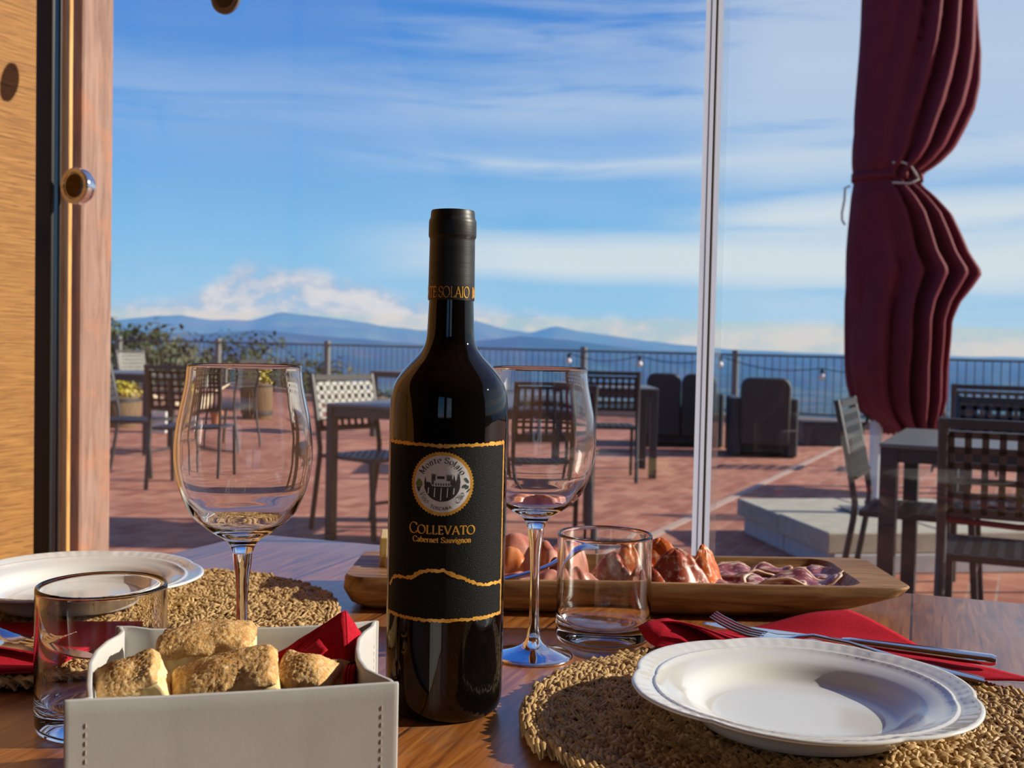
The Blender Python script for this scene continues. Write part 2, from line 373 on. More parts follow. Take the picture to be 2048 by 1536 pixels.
# cumulus bank along the mountains
cn = t.noise(t.vec(t.M('MULTIPLY', az, 20), t.M('MULTIPLY', el, 34), 1.7), 1.0, 4, .62, .2)
topn = t.noise(t.vec(t.M('MULTIPLY', az, 13), 4.0), 1.0, 2, .6)
top = t.ramp(t.M('ADD', az, .5), [(.10, (.018,)*3), (.20, (.030,)*3), (.265, (.064,)*3), (.32, (.060,)*3), (.38, (.044,)*3), (.5, (.026,)*3), (.62, (.022,)*3), (.9, (.016,)*3)])
top = t.M('ADD', top, t.M('MULTIPLY', t.M('SUBTRACT', topn, .5), .030))
cum = mul(sstep(t.M('SUBTRACT', top, el), -.008, .010), sstep(cn, .27, .50))
cumc = t.mix(sstep(cn, .36, .60), srgb(172, 190, 220), srgb(232, 226, 228))
sky = t.mix(t.M('MULTIPLY', cum, .88), base, cumc)
sky = t.mix(den, sky, srgb(224, 232, 240))
low = t.mix(sstep(el, -.02, .0), (.10, .09, .08, 1), sky)
bg = t.n['Background']; t.put(bg.inputs[0], low); bg.inputs[1].default_value = .9
W.cycles.sampling_method = 'MANUAL'; W.cycles.sample_map_resolution = 1024
SUN_EL = math.radians(23.5)
sd = Vector((math.cos(SUN_EL)*.999, math.cos(SUN_EL)*.05, math.sin(SUN_EL))).normalized()
sl = bpy.data.lights.new('sun', 'SUN'); sl.energy = 6.2; sl.angle = math.radians(.6); sl.color = (1, .89, .74)
so = bpy.data.objects.new('sun', sl); COL.objects.link(so); so.rotation_euler = sd.to_track_quat('Z', 'Y').to_euler(); so.location = (6, 0, 4)
vs = S.view_settings; vs.view_transform = 'Standard'; vs.look = 'None'; vs.exposure = .18; vs.gamma = 1; vs.use_curve_mapping = False
cy = S.cycles
cy.max_bounces = 14; cy.transmission_bounces = 14; cy.transparent_max_bounces = 24; cy.glossy_bounces = 6; cy.diffuse_bounces = 4
cy.use_adaptive_sampling = True; cy.adaptive_threshold = .03; cy.adaptive_min_samples = 16
cy.sample_clamp_indirect = 6; cy.use_denoising = True
# ------------------------------------------------------------------ room and window front
WV = 1.33                                     # the window plane (v)
def struct(o): o['kind'] = 'structure'; return o
def ubox(name, mat, u0, u1, v0, v1, z0, z1, parent=None, bevel=0):
    b = MB(); c = uv((u0+u1)/2, (v0+v1)/2, (z0+z1)/2); b.box((0, 0, 0), (u1-u0, v1-v0, z1-z0))
    o = b.build(name, mat, parent, smooth=False, local=True, bevel=bevel)
    o.location = c - (wloc(parent) if parent else Vector((0, 0, 0)))
    o.rotation_euler = (0, 0, -TH); return o
def upx(px, v):                                # u of a photo column on the plane v
    d = ray(px, 690); k = v / d.dot(V); return (d*k).dot(U)
VE = 1.22; UL = upx(69, VE)                     # left wall face and where it ends
CEIL = 2.75
struct(ubox('floor', TABLE_W, UL-.3, 3.4, -3.4, WV+.05, -.12, 0))
struct(ubox('ceiling', CEILW, UL-.3, 3.4, -3.4, WV+.25, CEIL, CEIL+.15))
struct(ubox('wall_left', SAWN, UL-.2, UL, -3.4, VE, 0, CEIL))
# back wall with two window openings behind the camera
b = MB(); wb = -3.4
def wseg(u0, u1, z0, z1): b.box(((u0+u1)/2, 0, (z0+z1)/2), (u1-u0, .18, z1-z0))
wseg(UL-.2, .15, 0, CEIL); wseg(1.05, 1.35, 0, CEIL); wseg(2.3, 3.4, 0, CEIL)
for a, e in ((.15, 1.05), (1.35, 2.3)): wseg(a, e, 0, .85); wseg(a, e, 2.2, CEIL)
o = struct(b.build('wall_back', PLASTER, smooth=False, local=True)); o.location = uv(0, wb); o.rotation_euler = (0, 0, -TH)
uj = upx(1414, WV)
struct(ubox('fill_block_right', PLASTER, 3.36, 3.5, -3.4, WV+.05, 0, CEIL))  # unseen solid wall, added to cut the fill light from the right
struct(ubox('window_1', PANE, upx(114, WV-.02), uj-.004, WV-.006, WV+.002, .02, CEIL))
struct(ubox('window_2', PANE2, uj+.004, 3.35, WV+.004, WV+.012, .02, CEIL))
# the joint between the two panes: silver profile with a dark gasket line
ua, ub = upx(1394, WV-.014), upx(1434, WV-.014)
tr = struct(ubox('trim_1', PANE, ua, ub-.003, WV-.014, WV+.016, .0, CEIL))
tr.data.materials.append(ALU)                  # clear plastic profile with a milky front face
for f in tr.data.polygons:
    if f.normal.y < -.9: f.material_index = 1
ubox('gasket', GASK, ub-.003, ub, WV-.0155, WV-.0141, .0, CEIL, tr)
ubox('groove', GASK, ua+(ub-ua)*.56, ua+(ub-ua)*.575, WV-.0150, WV-.013, .0, CEIL, tr)
# black steel channel, glass edge, raw timber, weathered post (each seen with its front and its right side)
def corner_v(u, px, v0):                       # depth at which the face at u is seen ending at the photo column
    lo_, hi_ = v0, v0 + 3
    for _ in range(50):
        mid = (lo_+hi_)/2
        if upx(px, mid) > u: lo_ = mid
        else: hi_ = mid
    return lo_
def seen(name, mat, pa, pm, pb, v0, parent=None, bevel=.002):
    u1 = upx(pm, v0); return ubox(name, mat, upx(pa, v0), u1, v0, corner_v(u1, pb, v0), 0.0, CEIL, parent, bevel)
tr = struct(seen('trim_2', BLACKM, 45, 100, 108, 1.298))
seen('flange', BLACKM, 100, 123, 128, 1.322, tr)
seen('glass_edge', pmat('glass_edge_blue', (.16, .24, .30), .25), 104, 111.5, 114, 1.312, tr)
struct(seen('trim_3', TRIMW, 108, 135, 143, 1.40)); struct(seen('trim_4', POSTW, 130, 160, 224, 1.44, bevel=.006))
# lintel and floor rail of the window front
struct(ubox('trim_5', BLACKM, UL-.2, 3.35, WV-.03, WV+.04, CEIL-.06, CEIL)); struct(ubox('baseboard_front', BLACKM, UL-.2, 3.35, WV-.03, WV+.04, 0, .02))

# round pull on the glass
def round_pull(name, label, c, r, d, dark):
    k = thing(name, label, 'door knob', c); R = Matrix((U, V, Vector((0, 0, 1)))).transposed()
    def ring(prof, nm, mt):
        m_ = MB(); rs = []
        for rr, y in prof: rs.append([R @ Vector((rr*math.cos(2*PI*j/48), y, rr*math.sin(2*PI*j/48))) for j in range(48)])
        m_.loft(rs, True, True, True); m_.build(nm, mt, k, local=True, angle=40)
    ring([(r*.8, 0), (r*.8, -d*.25), (r*.96, -d*.3), (r, -d*.45), (r, -d*.9), (r*.95, -d), (r*.74, -d), (r*.70, -d*.93), (r*.3, -d*.80), (.0005, -d*.78)], 'rim', CHROME)
    ring([(r*.66, -d*.925), (r*.64, -d*.95), (r*.3, -d*.845), (.0005, -d*.82)], 'dished_face', dark); return k
d = ray(170, 375); c = CAM + d * ((WV - .007) / d.dot(V))
round_pull('door_knob', 'round chrome pull with dished face on the glass edge before the wooden post', c, .0285, .024, pmat('bronze_mirror', (.10, .065, .03), .12, 1))
d = ray(458, -5); c = CAM + d * ((WV - .007) / d.dot(V))
round_pull('glass_disc', 'round dark grey disc fixed high on the clear glass pane', c, .026, .010, BLACKM)
for o in COL.objects:
    if o.parent and o.parent.name == 'glass_disc' and o.name.startswith('rim'): o.data.materials[0] = pmat('grey_disc_rim', (.16, .14, .14), .5)
COL.objects['glass_disc']['category'] = 'disc'

# ------------------------------------------------------------------ terrace, fence, land
FV = 16.3                                      # fence line
ter = struct(ubox('terrace_floor', PAVING, -26, 14, WV+.05, FV+.25, GZ-.15, GZ))
ter2 = struct(ubox('side_ground', PAVING, -26, 30, -12, WV+.04, GZ-.16, GZ-.04))
struct(ubox('drain_strip', pmat('pale_strip', (.50, .36, .29), .85), -1.99, -1.93, WV+.1, FV-2, GZ-.01, GZ+.003))
kb = tag(ubox('kerb_wall', COPING, -26, 14, FV-.14, FV+.14, GZ, GZ+.10), 'low tan brick kerb running along the foot of the fence', 'kerb')
fz = GZ + .10; ftop = .905
fe = thing('terrace_fence', 'long grey steel fence of thin upright bars around the terrace', 'fence', uv(-6.36, FV, fz))
def fpart(name, mat, *a): return ubox(name, mat, *a, parent=fe)
posts = [-3.99 - 2.39*i for i in range(-3, 9)]
for pu in posts: fpart('post', FENCEM, pu-.04, pu+.04, FV-.04, FV+.04, fz, ftop+.05)
fpart('top_rail', FENCEB, posts[-1], posts[0], FV-.02, FV+.02, ftop-.03, ftop)
fpart('bottom_rail', FENCEB, posts[-1], posts[0], FV-.02, FV+.02, fz+.05, fz+.08)
for a, e in zip(posts[1:], posts[:-1]):
    m_ = MB(); n = 22
    for i in range(1, n):
        x = a + (e-a)*i/n; m_.bar(uv(x, FV, fz+.06), uv(x, FV, ftop-.02), .010, .010)
    m_.build('bar_panel', FENCEB, fe, smooth=False)
# bulbs strung along the fence
fl = thing('festoon_lights', 'string of white globe bulbs with dark caps hung along the fence', 'string lights', uv(-4, FV-.3, ftop))
pts = []
for i, (px, py) in enumerate(((1137, 722), (1279, 728), (1440, 729), (1644, 754), (1800, 740))):
    d = ray(px, py); p = CAM + d * ((FV - .3) / d.dot(V)); pts.append(p)
    m_ = MB(); m_.lathe([(.001, -.045), (.026, -.037), (.043, -.012), (.045, 0), (.038, .025), (.022, .042), (.015, .05)], 16, p, True, True); m_.build('bulb', BULB, fl)
    m_ = MB(); m_.lathe([(.024, .045), (.026, .05), (.026, .10), (.008, .12)], 12, p, True, True); m_.build('socket', BLACKM, fl)
m_ = MB(); cab = []
for a, e in zip(pts[:-1], pts[1:]):
    for i in range(8): q = i/8; cab.append(a.lerp(e, q) + Vector((0, 0, .12 - .10*math.sin(PI*q))))
cab.append(pts[-1] + Vector((0, 0, .12)))
m_.tube(cab, .007, 6); m_.build('cable', BLACKM, fl)

# slope, valley, ridges
def terrain(r, a):                              # height of the valley floor seen from the terrace
    h = -3.2 - 36*smooth(20, 160, r) - 150*smooth(120, 2200, r)
    return h + 5*nz((r*math.sin(a), r*math.cos(a), 0), .012)*smooth(25, 80, r) + 26*nz((r*math.sin(a), r*math.cos(a), 3), .0016)*smooth(300, 1500, r)
m_ = MB(); rr = [19*(1.085**i) for i in range(82)]
m_.grid(lambda i, j: (lambda r, a: Vector((r*math.sin(a), r*math.cos(a), terrain(r, a))))(rr[min(81, int(round(i*81)))], -.95 + 1.9*j), 82, 150)
struct(m_.build('valley_ground', VALLEY))
def ridge(name, mat, D, tab, base, jag, seed, dpt):
    m_ = MB(); n = 260
    def fn(i, j):
        px = -500 + 3100*j; y, = interp(tab, px); d = ray(px, y); t_ = i
        p = CAM + d * (D / d.y); top = p.z + jag*(nz((px*.012, seed, 0)) + .5*nz((px*.04, seed, 2)))
        k = t_
        z = base + (top - base)*(k**1.25); yy = 1 - dpt*(1-k)
        w = math.sin(PI*k)*jag*3.2
        return Vector((p.x*yy + w*nz((px*.02, k*3, seed+5)), p.y*yy + w*2*nz((px*.02, k*3, seed)), z + w*nz((px*.025, k*4, seed+9))))
    m_.grid(fn, 18, n)
    return struct(m_.build(name, mat))
ridge('near_ridge_ground', HILLN, 8200, [(-500, 655), (222, 661), (400, 668), (520, 660), (640, 672), (760, 681), (860, 690), (950, 682), (1040, 673), (1130, 679), (1200, 689), (1300, 701), (1420, 706), (1700, 716), (2048, 726), (2600, 736)], -200, 7, 1.0, .45)
ridge('far_ridge_ground', HILLF, 17000, [(-500, 640), (222, 641), (300, 633), (360, 629), (420, 640), (500, 641), (560, 624), (620, 631), (700, 641), (760, 651), (850, 661), (950, 641), (1000, 656), (1060, 666), (1110, 652), (1160, 663), (1220, 671), (1300, 683), (1380, 691), (1500, 701), (1700, 709), (2048, 714), (2600, 728)], -300, 16, 4.0, .3)
# thin blue haze lying over the valley
HAZE = bpy.data.materials.new('valley_haze'); HAZE.use_nodes = True; t = NT(HAZE.node_tree); t.n.remove(t.n['Principled BSDF'])
vsn = t.new('ShaderNodeVolumeScatter', i_Color=(.060, .20, .66), i_Density=.00018, i_Anisotropy=0.0); t.l.new(vsn.outputs[0], t.n['Material Output'].inputs['Volume'])
m_ = MB(); sect = [(300, -420), (20000, -420), (20000, 470), (300, 1.5)]
m_.loft([[Vector((x, y, z)) for y, z in sect] for x in (-14000, 14000)], True, True, True); hz = m_.build('valley_haze', HAZE, smooth=False); hz['kind'] = 'stuff'; hz['label'] = 'thin blue haze lying over the valley'
hz['category'] = 'haze'

# scrub slope and trees left beyond the fence
def tree(i, px, y_top, Y, w, mat, label):
    top = atY(px, y_top, Y); g0 = terrain(Y, 0) if Y > 60 else -3.4
    root = thing('tree', label, 'tree', (top.x, Y, g0), 0, 'trees beyond the fence')
    h = top.z - g0; rnd = random.Random(i*13+5); m_ = MB()
    lobes = [(Vector((rnd.uniform(-.42, .42)*w, rnd.uniform(-.42, .42)*w, h*rnd.uniform(.30, .80))), rnd.uniform(.28, .46)*w) for _ in range(9)]
    lobes.append((Vector((0, 0, h - .30*w)), .30*w))
    for c_, r_ in lobes:
        for _ in range(230):
            d = Vector((rnd.gauss(0, 1), rnd.gauss(0, 1), rnd.gauss(0, 1))).normalized(); p = c_ + d*r_*rnd.uniform(.72, 1.05)
            s_ = w*.031*rnd.uniform(.7, 1.4); a = Vector((rnd.gauss(0, 1), rnd.gauss(0, 1), rnd.gauss(0, 1))).normalized(); e = a.cross(d).normalized(); a = (a - d*a.dot(d)*.6).normalized()
            m_.add([p - a*s_, p + e*s_*.6 + d*s_*.2, p + a*s_, p - e*s_*.6 + d*s_*.2], [(0, 1, 2, 3)])
    m_.build('crown', mat, root, smooth=False, local=True)
    m_ = MB(); m_.tube([(0, 0, -.3), (.03*w, 0, h*.35), (0, .02*w, h*.7)], [w*.06, w*.045, w*.02], 8); m_.build('trunk', BARK, root, local=True)
spots = [(226, 630, 30, 3.0, LEAFD, 'tall dark tree just right of the weathered post'), (262, 684, 37, 4.2, LEAFO, 'olive brown tree right of the tall dark tree'),
 (318, 694, 44, 5.0, LEAFD, 'dark bushy tree behind the dark chair at left'), (380, 706, 51, 5.2, LEAFO, 'olive tree behind the left fence post'),
 (440, 716, 58, 5.4, LEAFD, 'dark round tree above the large wine glass'), (505, 716, 66, 6.0, LEAFO, 'pale olive tree seen through the left wine glass'),
 (556, 724, 46, 4.0, LEAFD, 'dark tree right of the left wine glass rim'), (612, 744, 38, 3.4, LEAFO, 'small olive tree left of the light fence post'),
 (672, 764, 32, 2.8, LEAFD, 'low dark tree behind the sunlit perforated chair back'), (745, 776, 36, 2.8, LEAFO, 'lowest olive tree close to the bottle')]
for i, s_ in enumerate(spots): tree(i, *s_)
# ------------------------------------------------------------------ terrace furniture
def perforated(m_, P, ex, ey, nrm, nx, ny, pitch, bar, th):
    # a lattice sheet: P is the corner, ex / ey unit vectors, holes between the bars
    w, h = nx*pitch + bar, ny*pitch + bar
    for i in range(nx+1): m_.bar(P + ex*(i*pitch + bar/2), P + ex*(i*pitch + bar/2) + ey*h, bar, th, nrm)
    for j in range(ny+1): m_.bar(P + ey*(j*pitch + bar/2), P + ey*(j*pitch + bar/2) + ex*w, bar, th, nrm)
def make_chair(label):
    r_ = thing('terrace_chair', label, 'chair', (0, 0, 0), 0, 'perforated metal chairs on the terrace')
    for sx_ in (-1, 1):
        x = sx_*.225
        m_ = MB(); m_.tube([(x, -.07, 0), (x, -.005, .40), (x, .0, .47), (x, -.035, .66), (x, -.085, .885)], .0165, 10, flat=.8); m_.build('rear_leg', CHAIRM, r_, local=True)
        m_ = MB(); m_.bar((x, .47, 0), (x, .44, .435), .026, .026); m_.build('front_leg', CHAIRM, r_, local=True, smooth=False, bevel=.004)
    m_ = MB(); perforated(m_, Vector((-.213, .02, .437)), Vector((1, 0, 0)), Vector((0, 1, 0)), Vector((0, 0, 1)), 8, 8, .0505, .021, .006)
    for y in (.025, .435): m_.bar((-.21, y, .428), (.21, y, .428), .022, .022)
    for x in (-.215, .215): m_.bar((x, .02, .428), (x, .44, .428), .02, .022)
    m_.build('seat', CHAIRM, r_, local=True, smooth=False)
    ey = Vector((0, -.22, 1)).normalized(); nr = Vector((0, 1, .22)).normalized()
    m_ = MB(); perforated(m_, Vector((-.213, -.008, .575)), Vector((1, 0, 0)), ey, nr, 8, 5, .0505, .021, .005)
    m_.bar((-.215, -.078, .868), (.215, -.078, .868), .024, .030); m_.bar((-.215, -.004, .572), (.215, -.004, .572), .014, .016)
    m_.build('backrest', CHAIRM, r_, local=True, smooth=False)
    m_ = MB(); m_.bar((-.225, .45, .20), (.225, .45, .20), .016, .016); m_.build('stretcher', CHAIRM, r_, local=True, smooth=False)
    return r_
chair0 = None
def chair(px, Y, d, label, B=None):
    global chair0
    if chair0 is None: chair0 = make_chair(label); o = chair0
    else: o = copy_tree(chair0); o['label'] = label
    if B is None: B = (ray(px, 700) * (Y / ray(px, 700).y)).xy
    o.location = (B[0], B[1], GZ); o.rotation_euler = (0, 0, math.atan2(-d[0], d[1])); return o
def make_table(label):
    r_ = thing('terrace_table', label, 'table', (0, 0, 0), 0, 'square metal tables on the terrace')
    m_ = MB(); m_.box((0, 0, .735), (.80, .80, .016)); m_.build('table_top', CHAIRT, r_, local=True, smooth=False, bevel=.003)
    m_ = MB()
    for s_ in (-1, 1):
        m_.box((0, s_*.375, .700), (.72, .03, .052)); m_.box((s_*.375, 0, .700), (.03, .72, .052))
    m_.build('apron', CHAIRM, r_, local=True, smooth=False)
    for a in (-1, 1):
        for e in (-1, 1): m_ = MB(); m_.box((a*.366, e*.366, .3635), (.062, .062, .727)); m_.build('leg', CHAIRM, r_, local=True, smooth=False, bevel=.003)
    return r_
tab0 = None
def ttable(corner, yaw, label, sx=1, w=1, dd=1):
    # corner: the near left corner of the top (sx=1) or the near right one (sx=-1)
    global tab0
    if tab0 is None: tab0 = make_table(label); o = tab0
    else: o = copy_tree(tab0); o['label'] = label
    c = Vector((corner[0], corner[1])) + (rz(yaw) @ Vector((.4*sx*w, .4*dd, 0))).xy
    o.location = (c.x, c.y, GZ); o.scale = (w, dd, 1); o.rotation_euler = (0, 0, yaw); return o
def gx(px, Y): return ray(px, 700).x * (Y / ray(px, 700).y)
chair(0, 0, V.xy, 'near dark chair at right, back turned, red edging under its square holed back', uv(upx(1880, 4.26)+.225, 3.76).xy if False else (1.600, 3.50))
m_ = MB(); m_.tube([(-.21, -.008, .556), (0, -.008, .546), (.21, -.008, .556)], .010, 8)
# (the near chair alone carries the red edging, so it is added after the copies are made)
edging = m_
ttable((gx(1765, 4.2), 4.2), -TH, 'grey table at right, with a sunlit chair at its left end', 1, 1, 1.2)
chair(0, 0, U.xy, 'small sunlit chair at the left end of the right hand table below the canopy', (1.50, 4.74))
chair(0, 0, -V.xy, 'dark chair facing us on the far side of the right hand table', (2.29, 5.14))
chair(1986, 7.3, (.42, .9), 'small far chair with lattice back standing against the fence at right edge')
ttable((gx(1925, 8.3), 8.3), -TH, 'far table at right edge, in front of the fence')
chair(1892, 10.3, U.xy, 'sunlit chair seen edge on, just right of the canopy hem')
ttable((-1.0, 6.02), -TH, 'table left of the bottle, its dark front leg standing clear', 1, .62)
chair(0, 0, (.75, -.66), 'chair left of the bottle with pale sunlit perforated back', (-.935, 6.52))
ttable((gx(1196, 6.05), 6.05), math.radians(-3), 'table behind the right wine glass', -1, .80)
chair(1100, 5.72, (-.1, 1), 'chair tucked in on the near side of the table behind the right wine glass')
chair(1221, 8.92, (.02, 1), 'dark chair with its back to us, right of the right wine glass')
ttable((gx(1320, 9.15), 9.15), 0, 'table in front of the black sofa', -1)
chair(364, 7.92, (.05, 1), 'dark chair with its back to us behind the left wine glass')
chair(213, 8.75, (1, -.1), 'chair mostly hidden by the weathered post, seat showing')
ttable((gx(300, 10.1), 10.1), 0, 'pale topped table beside the weathered post', -1)
chair(268, 15.0, (.85, -.5), 'far chair with sunlit back above the pale topped table')
chair(492, 10.4, (-.9, .35), 'thin chair seen side on through the left wine glass')
ttable((gx(741, 12.6), 12.6), -TH, 'far dark table just left of the bottle shoulder')
edging.build('edging', REDP, chair0, local=True)

# black rattan sofa and armchair
def lounge(name, label, cat, px0, px1, Y, ztop, seats):
    x0, x1 = gx(px0, Y), gx(px1, Y); w = x1 - x0
    r_ = thing(name, label, cat, ((x0+x1)/2, Y, GZ), math.radians(-6), 'black rattan lounge seats'); H = ztop
    bw = (w - .16)/seats
    for k in range(seats):
        c = -w/2 + .08 + bw*(k+.5); m_ = MB(); rs = []; hw = bw/2 - .004; rd = .10
        out = [(-hw, .12), (hw, .12)] + [(hw - rd + rd*math.cos(a), H - rd + rd*math.sin(a)) for a in [PI/2*i/8 for i in range(9)]] + [(-hw + rd - rd*math.sin(a), H - rd + rd*math.cos(a)) for a in [PI/2*i/8 for i in range(9)]]
        m_.loft([[Vector((c + x, y - .10*z, z)) for x, z in out] for y in (.0, .13)], True, True, True); m_.build('backrest', RATTAN, r_, local=True, bevel=.02)
    for s_ in (-1, 1):
        m_ = MB(); m_.box((s_*(w/2 - .05), .36, .30), (.10, .72, .58)); m_.build('armrest', RATTAN, r_, local=True, smooth=False, bevel=.02)
    m_ = MB(); m_.box((0, .40, .19), (w - .2, .64, .30)); m_.build('seat_base', RATTAN, r_, local=True, smooth=False, bevel=.01)
    m_ = MB(); m_.box((0, .42, .39), (w - .22, .60, .10)); m_.build('seat_cushion', pmat('navy_cushion', (.02, .025, .04), .9), r_, local=True, smooth=False, bevel=.03)
    for a in (-1, 1):
        for e in (.07, .68): m_ = MB(); m_.box((a*(w/2 - .06), e, .02), (.06, .06, .04)); m_.build('foot', BLACKM, r_, local=True, smooth=False)
    return r_
lounge('outdoor_sofa', 'black rattan two seat sofa, back towards us, behind the pane joint', 'sofa', 1280, 1450, 12.1, .80, 2)
lounge('outdoor_armchair', 'black rattan armchair with rounded back right of the pane joint', 'armchair', 1468, 1600, 11.15, .80, 1)
b = MB(); x0, x1 = gx(1612, 12.6), gx(1735, 12.6)
pb = thing('planter_box', 'low dark box standing right of the rounded armchair', 'planter', ((x0+x1)/2, 12.75, GZ))
m_ = MB(); m_.box((0, 0, .13), (x1-x0, .3, .26)); m_.build('box_body', DARKW, pb, local=True, smooth=False, bevel=.01)
m_ = MB(); m_.box((0, 0, .27), (x1-x0+.04, .34, .02)); m_.build('box_lid', DARKW, pb, local=True, smooth=False)

# umbrella base, pole, closed canopy
PO = atY(1747, 1026, 6.15); PX, PY = PO.x, PO.y
slab_c = [Vector((1.35, 6.62, 0)), Vector((1.545, 5.38, 0))]      # left edge of the slab pile
sd_ = (slab_c[1] - slab_c[0]).normalized(); se_ = Vector((-sd_.y, sd_.x, 0)); L_ = (slab_c[1] - slab_c[0]).length
ub_ = thing('umbrella_base', 'square pile of grey concrete slabs weighing down the burgundy umbrella', 'umbrella base', (slab_c[0] + sd_*L_/2 + se_*L_/2 + Vector((0, 0, GZ))))
ang = math.atan2(sd_.y, sd_.x)
def slab(name, a0, a1, b0, b1, z0, z1, mat):
    m_ = MB(); m_.box((0, 0, 0), (a1-a0, b1-b0, z1-z0)); o = m_.build(name, mat, ub_, local=True, smooth=False, bevel=.008)
    c_ = slab_c[0] + sd_*(a0+a1)/2 + se_*(b0+b1)/2; o.location = c_ + Vector((0, 0, GZ+(z0+z1)/2)) - ub_.location; o.rotation_euler = (0, 0, ang)
h2 = L_/2
for i in range(2):
    for j in range(2):
        slab('lower_slab', i*h2+.012+(.03 if i == 0 else 0), (i+1)*h2-.004, j*h2+.03, (j+1)*h2-.004, 0, .10, CONCL)
        slab('upper_slab', i*h2, (i+1)*h2-.008, j*h2, (j+1)*h2-.008, .10, .205 if i else .198, CONC)
PB = GZ + .215
um = thing('patio_umbrella', 'closed burgundy patio umbrella on a white pole', 'umbrella', (PX, PY, PB))
m_ = MB(); m_.lathe([(.034, 0), (.034, 3.1)], 24, (0, 0, 0), True, True); m_.build('pole', UPOLE, um, local=True)
m_ = MB(); m_.box((0, 0, -.004), (.30, .30, .008)); m_.lathe([(.05, 0), (.05, .05), (.036, .06)], 24); m_.build('base_plate', FENCEM, um, local=True, angle=40)
prof = [(-420, 1790, 1860), (-330, 1762, 1900), (-160, 1738, 1934), (-60, 1728, 1946), (0, 1722, 1949), (60, 1720, 1952), (110, 1717, 1956), (170, 1712, 1954), (220, 1708, 1944), (260, 1705, 1925), (300, 1703, 1903), (330, 1703, 1872), (352, 1705, 1838), (372, 1706, 1838), (392, 1702, 1862), (430, 1698, 1900), (470, 1694, 1920), (505, 1691, 1936), (545, 1690, 1962), (575, 1689, 1940), (605, 1688, 1914), (640, 1688, 1897), (690, 1688, 1893), (735, 1688, 1889), (770, 1691, 1888), (795, 1698, 1887), (820, 1712, 1880), (842, 1738, 1872), (858, 1768, 1868)]
rings = []; NR = 144
for k in range(121):
    y = -420 + (858+420)*k/120; l_, r2 = interp([(a, b_, c_) for a, b_, c_ in prof], y)
    tie = math.exp(-((y-362)/60)**2); low = smooth(380, 700, y); A = atY(l_, y, PY); B_ = atY(r2, y, PY); hw = (B_.x - A.x)/2; cx = (A.x + B_.x)/2; cz = (A.z + B_.z)/2
    dp = max(.5*hw, min(.17, hw*.75)); ring = []
    for j in range(NR):
        a = 2*PI*j/NR; s_ = (math.cos(a)+1)/2
        front = -math.sin(a); sl = s_ + .10*math.sin(y*.006) + .12*smooth(60, 330, y)*(1-s_)*(y < 362) - .06*smooth(700, 400, y)*(y >= 362)
        ph = 2*PI*(5.2*max(0, sl)**1.25 + .25*nz((y*.004, s_*2, 0), 1, 3)) + (1.3 if front < 0 else 0)
        rid = 1 - abs(math.sin(ph/2))**.75*2
        A = (.012 + .050*smooth(.30, .52, s_)*(1 - smooth(.93, 1, s_)*.6))*(1 - .55*tie) + .022*low
        fo = -A*rid + .05*nz((math.cos(a)*1.3, math.sin(a)*1.3, y*.007), 1, 8)*(.25 + low)
        ring.append(Vector((cx + (hw + min(0, fo)*.5*abs(math.cos(a)))*math.cos(a) , PY - .02 + (dp + fo)*math.sin(a), cz)))
    rings.append(ring)
hem = rings[-1]
for j in range(NR): hem[j] = hem[j] + Vector((0, 0, -.035*abs(math.sin(j*.35)) ))
m_ = MB(); m_.loft(rings, True, True, False); m_.build('canopy', UMB, um, angle=80)
# tie strap round the waist, with its hanging end, and the pale cord
m_ = MB(); c0 = rings[60+13]
yk = int(round((356+420)/1278*120)); wr = rings[yk]
m_.loft([[Vector((PX0.x*1.0, PX0.y, PX0.z+dz)) + (PX0 - Vector((sum(p.x for p in wr)/NR, PY-.02, PX0.z)))*.035 for PX0 in wr] for dz in (-.022, .022)], True); m_.build('tie_strap', UMB, um, solid=.006)
m_ = MB(); a = atY(1833, 340, PY-.16); e = atY(1838, 402, PY-.17); m_.bar(a, e, .036, .010, (0, 1, 0)); m_.build('strap_end', REDP, um, smooth=False)
m_ = MB(); pts = [atY(x, y, PY-.15) for x, y in ((1700, 372), (1690, 376), (1689, 400), (1684, 425), (1684, 440), (1690, 450))]; m_.tube(pts, .006, 8)
pts = [atY(x, y, PY-.19) for x, y in ((1785, 325), (1805, 324), (1822, 332), (1832, 348), (1838, 358), (1820, 367), (1785, 365))]; m_.tube(pts, .006, 8); m_.build('cord', CORD, um)
m_ = MB(); pts = [atY(x, y, PY-.03) for x, y in ((1704, 792), (1702, 815), (1700, 838), (1706, 850), (1722, 853), (1733, 845), (1737, 826), (1738, 800))]; m_.tube(pts, .009, 8); m_.build('crank_cord', DCORD, um)

